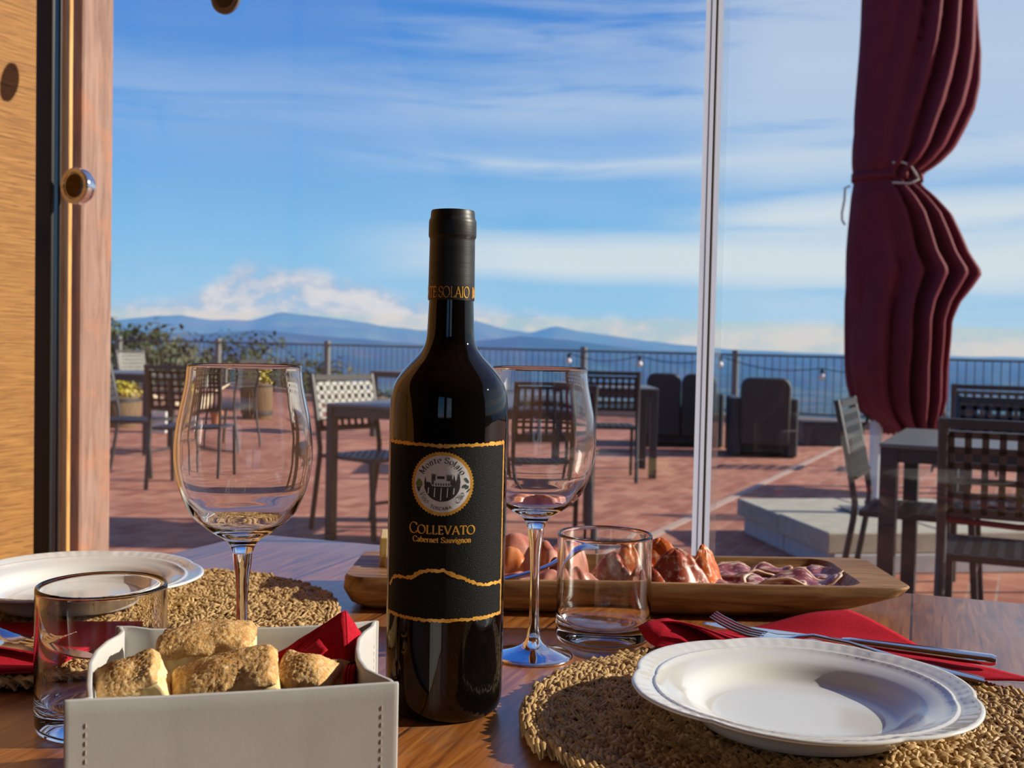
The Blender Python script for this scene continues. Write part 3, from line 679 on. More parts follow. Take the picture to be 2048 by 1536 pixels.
# barrels with shrubs, rope, trough, pots on the left
def barrel(px, Y, w, h, label):
    x = gx(px, Y); r_ = thing('barrel_planter', label, 'planter', (x, Y, GZ), 0, 'planters by the fence')
    m_ = MB(); m_.lathe([(w*.40, 0), (w*.47, h*.3), (w*.5, h*.6), (w*.47, h), (w*.42, h), (w*.42, h-.06)], 24, (0, 0, 0), True, True); m_.build('tub', BARREL, r_, local=True)
    for z in (h*.2, h*.78):
        m_ = MB(); rr_ = w*(.46 if z < h*.5 else .497); m_.lathe([(rr_, z-.02), (rr_+.006, z-.02), (rr_+.006, z+.02), (rr_, z+.02)], 24); m_.build('hoop', DARKW, r_, local=True)
    rnd = random.Random(int(px)); m_ = MB()
    for _ in range(420):
        d = Vector((rnd.gauss(0, 1), rnd.gauss(0, 1), abs(rnd.gauss(0, 1)))).normalized(); p = Vector((0, 0, h-.03)) + Vector((d.x*w*.52, d.y*w*.5, d.z*w*.34))*rnd.uniform(.5, 1.05)
        a = Vector((rnd.gauss(0, 1), rnd.gauss(0, 1), rnd.gauss(0, 1))).normalized(); e = a.cross(d).normalized(); s_ = .035*rnd.uniform(.7, 1.4)
        m_.add([p - a*s_, p + e*s_*.5, p + a*s_, p - e*s_*.5], [(0, 1, 2, 3)])
    m_.build('shrub', SHRUB, r_, local=True, smooth=False)
barrel(524, 15.2, .62, .46, 'wooden barrel with yellow green shrub seen right of the left wine glass centre')
barrel(238, 13.2, .52, .42, 'wooden barrel with yellow shrub beside the weathered post')
m_ = MB(); pts = []
A = Vector((gx(238, 13.2)+.33, 13.2, .30)); B_ = Vector((gx(524, 15.2)-.40, 14.9, .32)); C_ = A.lerp(B_, .45) - Vector((0, 0, .0))
for q in range(13): pts.append(A.lerp(B_, q/12) - Vector((0, 0, .18*math.sin(PI*q/12))))
pts.append(Vector((gx(548, 15.2), 14.70, .44)))
m_.tube(pts, .028, 8); tag(m_.build('barrier_rope', ROPE), 'thick tan rope slung between the two barrel planters', 'rope')
x0, x1 = gx(302, 12.6), gx(341, 12.6)
tg = thing('stone_trough', 'white stone trough on the terrace behind the dark chair at left', 'trough', ((x0+x1)/2, 12.6, GZ))
m_ = MB(); hx, hy = (x1-x0)/2, .14
m_.loft([[Vector((sx_*hx*k, sy_*hy*k2, z)) for sx_, sy_ in ((-1,-1),(1,-1),(1,1),(-1,1))] for k, k2, z in ((.9, .85, 0), (1, 1, .24), (.9, .8, .24), (.85, .7, .12))], True, True, True)
m_.build('trough_body', WHITEP, tg, local=True, smooth=False, bevel=.01)
rnd = random.Random(3); m_ = MB()
for _ in range(200):
    p = Vector((rnd.uniform(-.85, .85)*hx, rnd.uniform(-.7, .7)*hy, .2+rnd.uniform(-.05, .10))); a = Vector((rnd.gauss(0, 1), rnd.gauss(0, 1), rnd.gauss(0, 1))).normalized(); e = a.cross(Vector((.3, .2, .9))).normalized()
    m_.add([p - a*.03, p + e*.015, p + a*.03, p - e*.015], [(0, 1, 2, 3)])
m_.build('plants', LEAFO, tg, local=True, smooth=False)
pt = thing('flower_pot', 'small terracotta pot seen through the left wine glass', 'pot', (gx(413, 13.5), 13.5, GZ))
m_ = MB(); m_.lathe([(.07, 0), (.10, .17), (.115, .17), (.115, .21), (.10, .21), (.09, .15)], 20, (0, 0, 0), True, True); m_.build('pot_body', TERRA, pt, local=True, angle=35)
m_ = MB(); rnd = random.Random(9)
for _ in range(120):
    d = Vector((rnd.gauss(0, 1), rnd.gauss(0, 1), abs(rnd.gauss(0, 1)))).normalized(); p = Vector((0, 0, .18)) + d*.13*rnd.uniform(.4, 1); a = Vector((rnd.gauss(0, 1), rnd.gauss(0, 1), rnd.gauss(0, 1))).normalized(); e = a.cross(d).normalized()
    m_.add([p - a*.025, p + e*.012, p + a*.025, p - e*.012], [(0, 1, 2, 3)])
m_.build('plant', LEAFO, pt, local=True, smooth=False)
bk = thing('green_tub', 'low green plastic tub by the kerb, right of the light fence post', 'tub', (gx(690, 15.6), 15.6, GZ))
m_ = MB(); m_.lathe([(.15, 0), (.20, .13), (.215, .135), (.21, .15), (.19, .15), (.14, .02)], 24, (0, 0, 0), True, True); m_.build('tub_body', GREENP, bk, local=True, angle=40)
for s_ in (-1, 1):
    m_ = MB(); m_.tube([(s_*.20, -.04, .12), (s_*.235, -.03, .155), (s_*.235, .03, .155), (s_*.20, .04, .12)], .008, 6); m_.build('handle', GREENP, bk, local=True)
# ------------------------------------------------------------------ dining table
TA = math.radians(-20)
dt = thing('dining_table', 'varnished brown plank table carrying the wine and the food', 'table', (0, 0, 0), TA)
m_ = MB(); poly = [(-.805, .27), (.88, .27), (.88, 1.168), (.86, 1.178), (-.745, 1.178), (-.762, 1.165), (-.778, .94), (-.822, .71), (-.815, .45)]
m_.prism(poly, TZ-.042, TZ); o = m_.build('tabletop', TABLE_W, dt, smooth=False, local=True, bevel=.004)
for x in (-.70, .78):
    for y in (.36, 1.08): m_ = MB(); m_.box((x, y, (TZ-.042)/2), (.07, .07, TZ-.042)); m_.build('leg', TABLE_W, dt, smooth=False, local=True, bevel=.004)
m_ = MB()
for y in (.36, 1.08): m_.box((.04, y, TZ-.085), (1.40, .03, .08))
m_.build('apron', TABLE_W, dt, smooth=False, local=True)

# ------------------------------------------------------------------ lettering (broad nib strokes)
def arc(cx, cy, rx, ry, a0, a1, n=14): return [(cx + rx*math.cos(math.radians(a0+(a1-a0)*i/n)), cy + ry*math.sin(math.radians(a0+(a1-a0)*i/n))) for i in range(n+1)]
def sf(x, y, w=.13): return [(x-w, y), (x+w, y)]
G = {
 'C': ([arc(.52, .5, .44, .52, 48, 318, 22), [(.82, .98), (.83, .76)], [(.83, .22), (.84, .05)]], .92),
 'O': ([arc(.52, .5, .47, .52, 0, 360, 28)], 1.06),
 'L': ([[(.2, 1), (.2, 0)], [(.06, 0), (.62, 0), (.65, .17)], sf(.2, 1)], .70),
 'E': ([[(.2, 1), (.2, 0)], [(.06, 1), (.58, 1), (.60, .85)], [(.2, .52), (.5, .52)], [(.5, .60), (.5, .44)], [(.06, 0), (.62, 0), (.65, .17)]], .72),
 'V': ([[(.1, 1), (.47, .0)], [(.47, 0), (.84, 1)], sf(.1, 1), sf(.84, 1)], .92),
 'A': ([[(.1, 0), (.46, 1.02)], [(.46, 1.02), (.86, 0)], [(.22, .34), (.72, .34)], sf(.1, 0), sf(.86, 0)], .94),
 'T': ([[(.42, 1), (.42, 0)], [(.04, .84), (.05, 1), (.79, 1), (.80, .84)], sf(.42, 0)], .84),
 'N': ([[(.16, 0), (.16, 1)], [(.16, 1), (.82, 0)], [(.82, 0), (.82, 1)], sf(.16, 0), sf(.12, 1), sf(.82, 1)], .98),
 'M': ([[(.14, 0), (.2, 1)], [(.2, 1), (.55, .05)], [(.55, .05), (.92, 1)], [(.92, 1), (.98, 0)], sf(.14, 0), sf(.98, 0), sf(.16, 1, .1), sf(.95, 1, .1)], 1.12),
 'S': ([arc(.32, .75, .25, .26, 30, 270, 14) + arc(.32, .25, .28, .26, 88, -155, 14), [(.56, .98), (.57, .78)], [(.05, .24), (.04, .04)]], .66),
 'I': ([[(.2, 1), (.2, 0)], sf(.2, 1), sf(.2, 0)], .40),
 'a': ([arc(.24, .48, .19, .19, 150, 0, 8) + [(.43, .12), (.50, .0)], arc(.26, .18, .18, .19, 80, 360, 14)], .56),
 'b': ([[(.12, 1), (.12, .02)], arc(.33, .33, .23, .34, 150, -150, 18), [(.02, 1), (.12, 1)]], .62),
 'e': ([[(.06, .38), (.54, .38)] , arc(.30, .34, .25, .34, 8, 318, 18)], .58),
 'r': ([[(.13, .66), (.13, 0)], arc(.31, .44, .18, .22, 180, 65, 8), sf(.13, 0, .11), [(.02, .66), (.13, .66)]], .44),
 'n': ([[(.13, .66), (.13, 0)], arc(.31, .46, .18, .21, 180, 0, 10) + [(.49, 0)], sf(.13, 0, .1), sf(.49, 0, .1), [(.02, .66), (.13, .66)]], .64),
 't': ([[(.16, .88), (.16, .16)] + arc(.28, .16, .12, .15, 180, 300, 6), [(.02, .66), (.34, .66)]], .40),
 'u': ([[(.12, .66), (.12, .2)] + arc(.28, .2, .16, .2, 180, 350, 8), [(.46, .66), (.46, 0)], [(.02, .66), (.12, .66)], [(.36, .66), (.46, .66)], [(.46, 0), (.56, 0)]], .62),
 'v': ([[(.06, .66), (.28, 0)], [(.28, 0), (.50, .66)], sf(.06, .66, .09), sf(.50, .66, .09)], .56),
 'i': ([[(.13, .66), (.13, 0)], [(.13, .86), (.13, .96)], sf(.13, 0, .1), [(.03, .66), (.13, .66)]], .28),
 'g': ([arc(.27, .44, .2, .22, 0, 360, 18), arc(.28, -.10, .24, .15, 0, 360, 18), [(.15, .25), (.12, .10), (.3, .05)], [(.42, .60), (.56, .66)]], .58),
 'o': ([arc(.31, .33, .26, .34, 0, 360, 20)], .62),
 'l': ([[(.13, 1), (.13, 0)], sf(.13, 0, .1), [(.03, 1), (.13, 1)]], .28),
}
def lettering(text, size, weight, track=0.0, small=None, slant=0.0, nib=25):
    # strips of (centre point, half width normal) in text space, and the total width
    x = 0; out = []; nx, ny = math.cos(math.radians(nib)), math.sin(math.radians(nib))
    for i, ch in enumerate(text):
        if ch == ' ': x += .42*size; continue
        s_ = size * (small if (small and i > 0) else 1); g_, adv = G[ch]
        for st in g_:
            pts = [(x + (p[0] + slant*p[1])*s_, p[1]*s_) for p in st]; strip = []
            for k, p in enumerate(pts):
                a = pts[max(k-1, 0)]; e = pts[min(k+1, len(pts)-1)]; dx, dy = e[0]-a[0], e[1]-a[1]; l_ = math.hypot(dx, dy) or 1; dx /= l_; dy /= l_
                w = weight*size*max(.42, abs(nx*dy - ny*dx))/2; strip.append((p, (-dy*w, dx*w)))
            out.append(strip)
        x += adv*s_ + track*size
    return out, x - track*size
def put_text(m_, text, size, weight, fn, align=.5, **k):
    st, w = lettering(text, size, weight, **k)
    for s_ in st:
        m_.loft([[fn(p[0] - w*align + n_[0], p[1] + n_[1]), fn(p[0] - w*align - n_[0], p[1] - n_[1])] for p, n_ in s_], False)
    return w

# ------------------------------------------------------------------ wine bottle
BY = .727
def bz(py, fr=0): return atY(890, py, BY - fr).z
BC = atY(886.5, 1425, BY); BX = BC.x
kpx = .738 / F
wb_ = thing('wine_bottle', 'tall dark wine bottle with black label standing in the middle of the table', 'bottle', (BX, BY, TZ))
zl = lambda py: bz(py) - TZ
prof = [(0.001, .010), (.020, .004), (.028, .0005), (.033, .0), (.0362, .003), (.0377, .008)]
prof += [(116*kpx, .012), (116*kpx, zl(1340)), (116.5*kpx, zl(1000)), (117*kpx, zl(840)), (117*kpx, zl(830))]
prof += [(r*kpx, zl(y)) for r, y in ((116, 806), (113.5, 783), (108.5, 767), (99.5, 751), (88, 737), (75.5, 723), (63, 711), (55, 700), (50.5, 690), (47.5, 678), (46, 660), (45, 630), (44, 606), (43.5, 590), (43, 470), (42, 430))]
m_ = MB(); m_.lathe(prof, 96, (0, 0, 0), False, True); o = m_.build('glass_body', BOTTLE, wb_, local=True, angle=80, sub=1)
m_ = MB()
m_.lathe([(r*kpx, zl(y)) for r, y in ((45.2, 601), (45.6, 600), (45.3, 560), (44.4, 482), (44.6, 478), (46.6, 474), (46.9, 470), (46.7, 446), (46.1, 441), (44.2, 438), (43.4, 432), (43.0, 425), (41.6, 421.5), (34, 420.5), (31, 422), (.5, 422))], 96)
cp = m_.build('capsule', CAPS, wb_, local=True, angle=35)
R_B = 116.9*kpx
def cyl(R, off, z0, a0=0):
    def f(x, y):
        a = x/R + a0; return Vector(((R+off)*math.sin(a), -(R+off)*math.cos(a), z0 + y))
    return f
LZ0, LZ1 = bz(1243, R_B) - TZ, bz(887, R_B) - TZ; LA = math.radians(69.5)
lab = MB(); fl_ = cyl(R_B, .00018, 0)
lab.grid(lambda i, j: fl_(R_B*LA*(2*i-1), LZ0 + (LZ1-LZ0)*j), 61, 3)
lb = lab.build('label', LABEL, wb_, local=True, angle=80)
gd = MB(); fg = cyl(R_B, .00032, 0); rnd = random.Random(4)
def rough_line(pts, w, jit, sub=6):
    q = []
    for a, e in zip(pts[:-1], pts[1:]):
        n = max(2, int(math.hypot(e[0]-a[0], e[1]-a[1])/.0011))
        q += [(a[0]+(e[0]-a[0])*i/n, a[1]+(e[1]-a[1])*i/n) for i in range(n)]
    q.append(pts[-1])
    rows = []
    for k, p in enumerate(q):
        a = q[max(k-1, 0)]; e = q[min(k+1, len(q)-1)]; dx, dy = e[0]-a[0], e[1]-a[1]; l_ = math.hypot(dx, dy) or 1
        w1 = w*(.5 + jit*rnd.uniform(-.5, .5)); w2 = w*(.5 + jit*rnd.uniform(-.5, .5))
        rows.append([fg(p[0]-dy/l_*w1, p[1]+dx/l_*w1), fg(p[0]+dy/l_*w2, p[1]-dx/l_*w2)])
    gd.loft(rows, False)
xe = R_B*LA - .0008
rough_line([(-xe, LZ1-.0008), (-xe*.3, LZ1-.0012), (0, LZ1-.0016), (xe*.4, LZ1-.0009), (xe, LZ1-.0006)], .0021, .5)
rough_line([(-xe, LZ0+.0006), (-xe*.4, LZ0+.0003), (xe*.3, LZ0+.0007), (xe, LZ0+.0009)], .0020, .5)
rough_line([(-xe, LZ0), (-xe, LZ1)], .0011, .35); rough_line([(xe, LZ0), (xe, LZ1)], .0016, .25)
def lp(px, py):
    s_ = max(-.985, min(.985, (px-889+(py-1060)*.014)/117.5)); a = math.asin(s_); q = R_B*math.cos(a)
    return (a*R_B, atY(px, py, BY - q).z - TZ)
hill = [(782, 1168), (790, 1155), (800, 1151), (812, 1154), (826, 1155), (836, 1149), (848, 1143), (860, 1140.5), (875, 1141), (890, 1141), (900, 1146), (912, 1152), (930, 1158), (948, 1166), (962, 1170), (978, 1167), (992, 1164)]
hp = [lp(x, y) for x, y in hill]; hp[-1] = (xe, hp[-1][1])
rough_line(hp, .0021, .55)
gd.build('gold_border', GOLD, lb, smooth=False, local=True)
# emblem
ex, ez = lp(886, 968); ER = 19.6e-3
fe0 = lambda off: cyl(R_B, off, 0)
def disc(name, mat, r, off, teeth=0, inner=0.0):
    q = MB(); f_ = fe0(off); n = 180; rows = []
    for rr_ in ([inner] if inner else [0.0001]) + [inner + (r-inner)*k/6 for k in range(1, 7)]:
        rows.append([f_(ex + (rr_ + (teeth and rr_ == r and .0007*(j % 3 == 0)))*math.cos(2*PI*j/n), ez + (rr_ + (teeth and rr_ == r and .0007*(j % 3 == 0)))*math.sin(2*PI*j/n)) for j in range(n)])
    q.loft(rows, True); return q.build(name, mat, lb, smooth=False, local=True)
disc('gold_seal', GOLD, ER, .0003, 1); disc('silver_disc', SILVER, ER*.90, .00042)
f3 = cyl(R_B, .00054, 0); fe3 = lambda x, y: f3(ex + x*ER, ez + y*ER)
def arctext(m_, text, size, weight, rad, mid, inside=False, **k):
    # centred on the angle MID (degrees); letters stand outwards, or inwards along the bottom
    if not inside: fn = lambda x, y: fe3((rad+y)*math.cos(math.radians(mid) - x/rad), (rad+y)*math.sin(math.radians(mid) - x/rad))
    else: fn = lambda x, y: fe3((rad-y)*math.cos(math.radians(mid) + x/rad), (rad-y)*math.sin(math.radians(mid) + x/rad))
    put_text(m_, text, size, weight, fn, **k)
ink = MB(); arctext(ink, 'Monte Solaio', .185, .16, .665, 90, track=.135); arctext(ink, 'TOSCANA', .095, .24, .83, 268, True, track=.2)
ink.build('emblem_lettering', INK, lb, smooth=False, local=True)
ink = MB(); arctext(ink, 'Vino', .17, .16, .80, 217, True, slant=.3, track=.03); arctext(ink, 'Olio', .17, .16, .80, 322, True, slant=.3, track=.03)
ink.build('script_lettering', INKG, lb, smooth=False, local=True)
# castle, cypresses and vines inside the lower half disc
pic = MB()
def P2(m_, pts): m_.add([fe3(x, y) for x, y in pts], [tuple(range(len(pts)))])
n = 40; base = [(.58*math.cos(math.radians(a)), .58*math.sin(math.radians(a)) + .02) for a in [190 + 160*i/n for i in range(n+1)]]
for a, e in zip(base[:-1], base[1:]): P2(pic, [(a[0], max(-.085, a[1])), a, e, (e[0], -.085)])
def cyp(x, y0, h, w): P2(pic, [(x-w*.6, y0), (x-w, y0+h*.35), (x-w*.5, y0+h*.75), (x, y0+h), (x+w*.5, y0+h*.75), (x+w, y0+h*.35), (x+w*.6, y0)])
cyp(-.53, -.1, .34, .035); cyp(.38, -.1, .40, .045); cyp(.53, -.1, .48, .05); cyp(.47, -.1, .25, .06)
for x in (-.46, -.40, -.44): cyp(x, -.12, .18, .08)
pic.build('vineyard', INK, lb, smooth=False, local=True)
f4 = cyl(R_B, .00064, 0); cas = MB(); fe4 = lambda x, y: f4(ex + x*ER, ez + y*ER)
def P4(m_, pts): m_.add([fe4(x, y) for x, y in pts], [tuple(range(len(pts)))])
def rect(m_, x0, y0, x1, y1): P4(m_, [(x0, y0), (x1, y0), (x1, y1), (x0, y1)])
rect(cas, -.33, -.08, .34, .16); rect(cas, -.33, .1, -.20, .29); rect(cas, .14, .1, .31, .27)
for i in range(4): rect(cas, -.33+i*.038, .29, -.312+i*.038, .32); rect(cas, .14+i*.05, .27, .165+i*.05, .30)
cas.build('castle', INKG, lb, smooth=False, local=True)
f5 = cyl(R_B, .00074, 0); win = MB(); dkw = MB()
fe4 = lambda x, y: f5(ex + x*ER, ez + y*ER)
for i in range(8): rect(win, -.22+i*.047, .05, -.195+i*.047, .10)
rect(win, -.32, -.06, .30, -.03)
for i in range(5): x = -.45 + i*.2; P4(win, [(x, -.52+.1*abs(i-2)), (x+.02, -.12), (x+.05, -.12), (x+.035, -.52+.1*abs(i-2))])
win.build('castle_windows', SILVER, lb, smooth=False, local=True)
rect(dkw, -.15, .16, .08, .24); rect(dkw, .18, .12, .25, .16); rect(dkw, -.29, .17, -.24, .23)
for i in range(6): rect(dkw, -.20+i*.08, -.05, -.165+i*.08, .02)
dkw.build('castle_shadows', INK, lb, smooth=False, local=True)
fe4 = lambda x, y: f4(ex + x*ER, ez + y*ER)
gl_ = MB()
def dot(m_, x, y, rx, ry, a=0): P4(m_, [(x + rx*math.cos(q)*math.cos(a) - ry*math.sin(q)*math.sin(a), y + rx*math.cos(q)*math.sin(a) + ry*math.sin(q)*math.cos(a)) for q in [2*PI*k/14 for k in range(14)]])
for x, y in ((-.80, .0), (-.70, .02), (-.75, .08), (-.78, -.05), (-.68, -.05)): dot(gl_, x, y, .065, .055, .4)
gl_.build('vine_leaf', GREENI, lb, smooth=False, local=True); gr_ = MB()
for x, y in ((-.80, -.14), (-.75, -.14), (-.70, -.13), (-.775, -.19), (-.725, -.19), (-.75, -.24)): dot(gr_, x, y, .028, .028)
gr_.build('grapes', PURPI, lb, smooth=False, local=True); ol = MB()
dot(ol, .79, .12, .11, .035, 2.2); dot(ol, .72, -.06, .07, .05, .6); dot(ol, .80, -.10, .06, .05, 1.2); dot(ol, .85, -.2, .08, .018, .9)
ol.build('olive_sprig', DGREENI, lb, smooth=False, local=True)
# words
tx = MB(); f_ = cyl(R_B, .00032, 0); x0, z0 = lp(885, 1068.5)
W_ = lettering('COLLEVATO', 1, .17, track=.02, small=.80)[1]
sz = (lp(947, 1072)[0] - lp(823, 1072)[0]) / W_
put_text(tx, 'COLLEVATO', sz, .17, lambda x, y: f_(x0 + x, z0 + y), track=.02, small=.80)
x1, z1 = lp(885, 1085.5); W_ = lettering('Cabernet Sauvignon', 1, .26, track=.06)[1]; sz = (lp(940, 1083)[0] - lp(830, 1083)[0]) / W_
put_text(tx, 'Cabernet Sauvignon', sz, .26, lambda x, y: f_(x1 + x, z1 + y), track=.06, nib=15)
tx.build('wine_name', GOLD, lb, smooth=False, local=True)
tx = MB(); RC = 45.4*kpx; f_ = cyl(RC, .00025, 0); zc = bz(593, RC) - TZ; ht = (592-572)*kpx*1.0
W_ = lettering('MONTE SOLAIO', 1, .15)[1]
# SOLAIO spans x 874..932 around the neck
aS, aE = math.asin((874-896)/45.6), math.asin((932-896)/45.6)
w2 = lettering('SOLAIO', 1, .15)[1]; hs = ht; kx = (aE-aS)*RC/(w2*hs)
for k in range(3):
    off = aE*RC - W_*hs*kx - k*(W_+.65)*hs*kx + (W_+.65)*hs*kx
    put_text(tx, 'MONTE SOLAIO', hs, .15, lambda x, y: f_(x*kx + off, zc + y - .0002*math.cos(x)), align=0)
tx.build('capsule_lettering', GOLD, cp, smooth=False, local=True)

# ------------------------------------------------------------------ glasses
def wine_glass(x, y, label):
    r_ = thing('wine_glass', label, 'wine glass', (x, y, TZ), 0, 'empty wine glasses')
    ou = [(.0066, .0995), (.0068, .1005), (.0092, .1056), (.0138, .1095), (.0205, .1135), (.0322, .1234), (.0375, .1329), (.0414, .1437), (.0437, .1549), (.0444, .1657), (.0437, .1766), (.0421, .1878), (.0398, .1986), (.0376, .2094), (.0366, .2205)]
    rim = [(.0364, .2217), (.0359, .2222), (.0355, .2217)]
    inn = [(.0356, .2205), (.0366, .2094), (.0387, .1986), (.0410, .1878), (.0426, .1766), (.0432, .1657), (.0425, .1549), (.0401, .1437), (.0360, .1335), (.0300, .1245), (.0215, .1175), (.012, .1145), (.005, .1137), (.0003, .1135)]
    def spl(p, k=3):            # smooth the profile
        q = []
        for i in range(len(p)-1):
            a = p[max(i-1, 0)]; b_ = p[i]; c_ = p[i+1]; d = p[min(i+2, len(p)-1)]
            for s_ in range(k):
                u_ = s_/k; q.append(tuple(.5*(2*b_[n_] + (c_[n_]-a[n_])*u_ + (2*a[n_]-5*b_[n_]+4*c_[n_]-d[n_])*u_*u_ + (3*b_[n_]-a[n_]-3*c_[n_]+d[n_])*u_**3) for n_ in (0, 1)))
        return q + [p[-1]]
    m_ = MB(); m_.lathe([(.0003, .0995)] + spl(ou) + rim + spl(inn), 96); m_.build('bowl', GLASS, r_, local=True, angle=80)
    st = [(.0064, .0990), (.0058, .092), (.0049, .086), (.0041, .078), (.0037, .065), (.0036, .048), (.0037, .034), (.0042, .024), (.0054, .0165)]
    m_ = MB(); m_.lathe([(.0003, .0990)] + spl(st) + [(.0003, .0165)], 48); m_.build('stem', GLASS, r_, local=True, angle=60)
    ft = [(.0055, .0160), (.0075, .0115), (.011, .0085), (.017, .0060), (.024, .0042), (.0295, .0028)]
    m_ = MB(); m_.lathe([(.0003, .0160)] + spl(ft) + [(.0308, .0018), (.0308, .0010), (.0300, .0004), (.0285, .0004), (.018, .0010), (.0003, .0016)], 64); m_.build('foot', GLASS, r_, local=True, angle=60)
    return r_
p = at(481.5, 1404, TZ); wine_glass(p.x, p.y, 'empty wine glass left of the bottle, rising behind the bread box')
p = at(1066, 1313, TZ); wine_glass(p.x, p.y, 'empty wine glass close behind the bottle on its right')
def tumbler(x, y, label):
    r_ = .0383
    m_ = MB(); m_.lathe([(.0003, .0012), (.022, .0008), (.032, 0), (.0345, .0003), (.0370, .0022), (.0381, .006), (r_, .011), (r_, .013), (r_, .0845), (r_, .0858), (r_-.0001, .0864), (r_-.0004, .0874), (r_-.0011, .0878), (r_-.0018, .0873), (r_-.00212, .0862), (r_-.0022, .0852), (r_-.0022, .0840), (r_-.0022, .026), (r_-.0023, .0235), (r_-.0027, .021), (.0350, .0175), (.0325, .0150), (.026, .0140), (.012, .0136), (.0003, .0135)], 96)
    o = m_.build('tumbler', GLASS, local=True, angle=60); o.location = (x, y, TZ+.0002); return tag(o, label, 'tumbler', 'thick bottomed water tumblers')
p = at(202, 1452, TZ); tumbler(p.x, p.y, 'empty tumbler at left in front of the left plate')
p = at(1205, 1281, TZ); tumbler(p.x, p.y, 'empty tumbler right of the bottle, before the serving board')

# ------------------------------------------------------------------ woven mats
def mat_mesh(R):
    rnd = random.Random(11); m_ = MB(); pitch = .0098; s_ = 0; r = .004; th = 0
    while r < R:
        for side in (-1, 1):
            tx_, ty_ = -math.sin(th), math.cos(th); rx, ry = math.cos(th), math.sin(th)
            T_ = Vector((tx_, ty_, 0)); Rd = Vector((rx, ry, 0)); c = Rd*(r + side*.0021 + rnd.uniform(-.0009, .0009)) + Vector((0, 0, .0062 + rnd.uniform(-.001, .0014)))
            a = side*(.70 + rnd.uniform(-.35, .35)); a = a*(1 - .75*smooth(R-.016, R-.008, r)); d = T_*math.cos(a) + Rd*math.sin(a); L = rnd.uniform(.0052, .0075); w = rnd.uniform(.0020, .0030)
            pts = [c - d*L + Vector((0, 0, -.0042)), c - d*L*.6 + Vector((0, 0, .0004)), c + Vector((0, 0, .0026)), c + d*L*.6 + Vector((0, 0, .0008)), c + d*L + Vector((0, 0, -.0036))]
            pn = Vector((-d.y, d.x, 0))
            for q_ in (-1, 1):               # two strands lying side by side
                sp_ = w*.52*q_; tw = rnd.uniform(-.0006, .0006)
                m_.tube([p_ + pn*sp_*k_ + Vector((0, 0, tw)) for p_, k_ in zip(pts, (.5, 1, 1.15, 1, .4))], [w*.30, w*.60, w*.68, w*.60, w*.26], 6, flat=.9)
            if rnd.random() < .25:           # loose strand lying over the braid
                q = c + Vector((0, 0, .0035)); d2 = T_*math.cos(a*.3) - Rd*math.sin(a*.8)
                m_.tube([q - d2*.007 - Vector((0, 0, .003)), q, q + d2*.007 - Vector((0, 0, .003))], [.0006, .0011, .0005], 5)
        th += .0066/r if r > .0066 else 1.0; r += pitch*(.0066/max(r, .0066))/(2*PI)
    return m_
mm = mat_mesh(.176)
mp = thing('placemat', 'round woven straw mat under the right plate', 'placemat', (.190, .690, TZ), 0, 'round woven straw placemats')
mm.build('braid', STRAW, mp, local=True, angle=60)
m_ = MB(); m_.lathe([(.0005, .0006), (.168, .0006), (.171, .0025), (.168, .0052), (.0005, .0052)], 64); m_.build('backing', STRAWD, mp, local=True, angle=40)
m2 = copy_tree(mp); m2['label'] = 'round woven straw mat under the left plate, reaching behind the bread box'; m2.location = (-.322, .925, TZ); m2.rotation_euler = (0, 0, 2.0); m2.scale = (1.05, 1.05, 1)
MZ = TZ + .0115                                  # top of a mat

# ------------------------------------------------------------------ plates
def plate_mesh(R):
    m_ = MB(); n = 240
    top = [(0, .0045), (.030, .0045), (.050, .0048), (.057, .0056), (.062, .0080), (.0665, .0118), (.0705, .0150), (.0750, .0170), (.0830, .0190), (.0885, .0203), (.0900, .0210), (.0912, .0213), (.0922, .0207), (.0935, .0208), (.0960, .0216), (.0990, .0224), (.1020, .0231), (.1040, .0237), (.1056, .0239), (.1067, .0233), (.1070, .0224)]
    bot = [(.1060, .0216), (.1020, .0208), (.090, .0180), (.0760, .0135), (.0690, .0085), (.0650, .0040), (.0635, .0006), (.0610, 0), (.0590, .0010), (.0560, .0025), (.03, .0020), (.0, .0020)]
    rows = []
    for r, z in top + bot:
        k = smooth(.078, .1065, r); row = []
        for j in range(n):
            a = 2*PI*j/n; q = abs(math.cos(3*a)); sc = 1 + k*(-.042*(1 - q**.7) + .004*math.cos(6*a)**3)
            zz = z
            if .0885 < r < .0918 and z > .0195: zz += .00022*(math.sin(a*90) > 0)
            if .0945 < r < .1045 and z > .0215: zz += .0003*(math.sin(a*64 + r*2400))*math.sin(r*1500)
            rr_ = max(r, .0002)*sc*(R/.107); row.append(Vector((rr_*math.cos(a), rr_*math.sin(a), zz)))
        rows.append(row)
    m_.loft(rows, True); return m_
pl = plate_mesh(.1057).build('dinner_plate', CHINA, local=True, angle=70); pl.location = (.1815, .680, MZ+.0008); pl.rotation_euler = (0, 0, .30)
tag(pl, 'empty white plate with scalloped rim on the right straw mat', 'plate', 'white plates with scalloped rims')
p2 = pl.copy(); COL.objects.link(p2); p2.location = (-.368, .948, MZ+.0008); p2.rotation_euler = (0, 0, 1.1)
p2['label'] = 'empty white plate at left, partly behind the left tumbler'
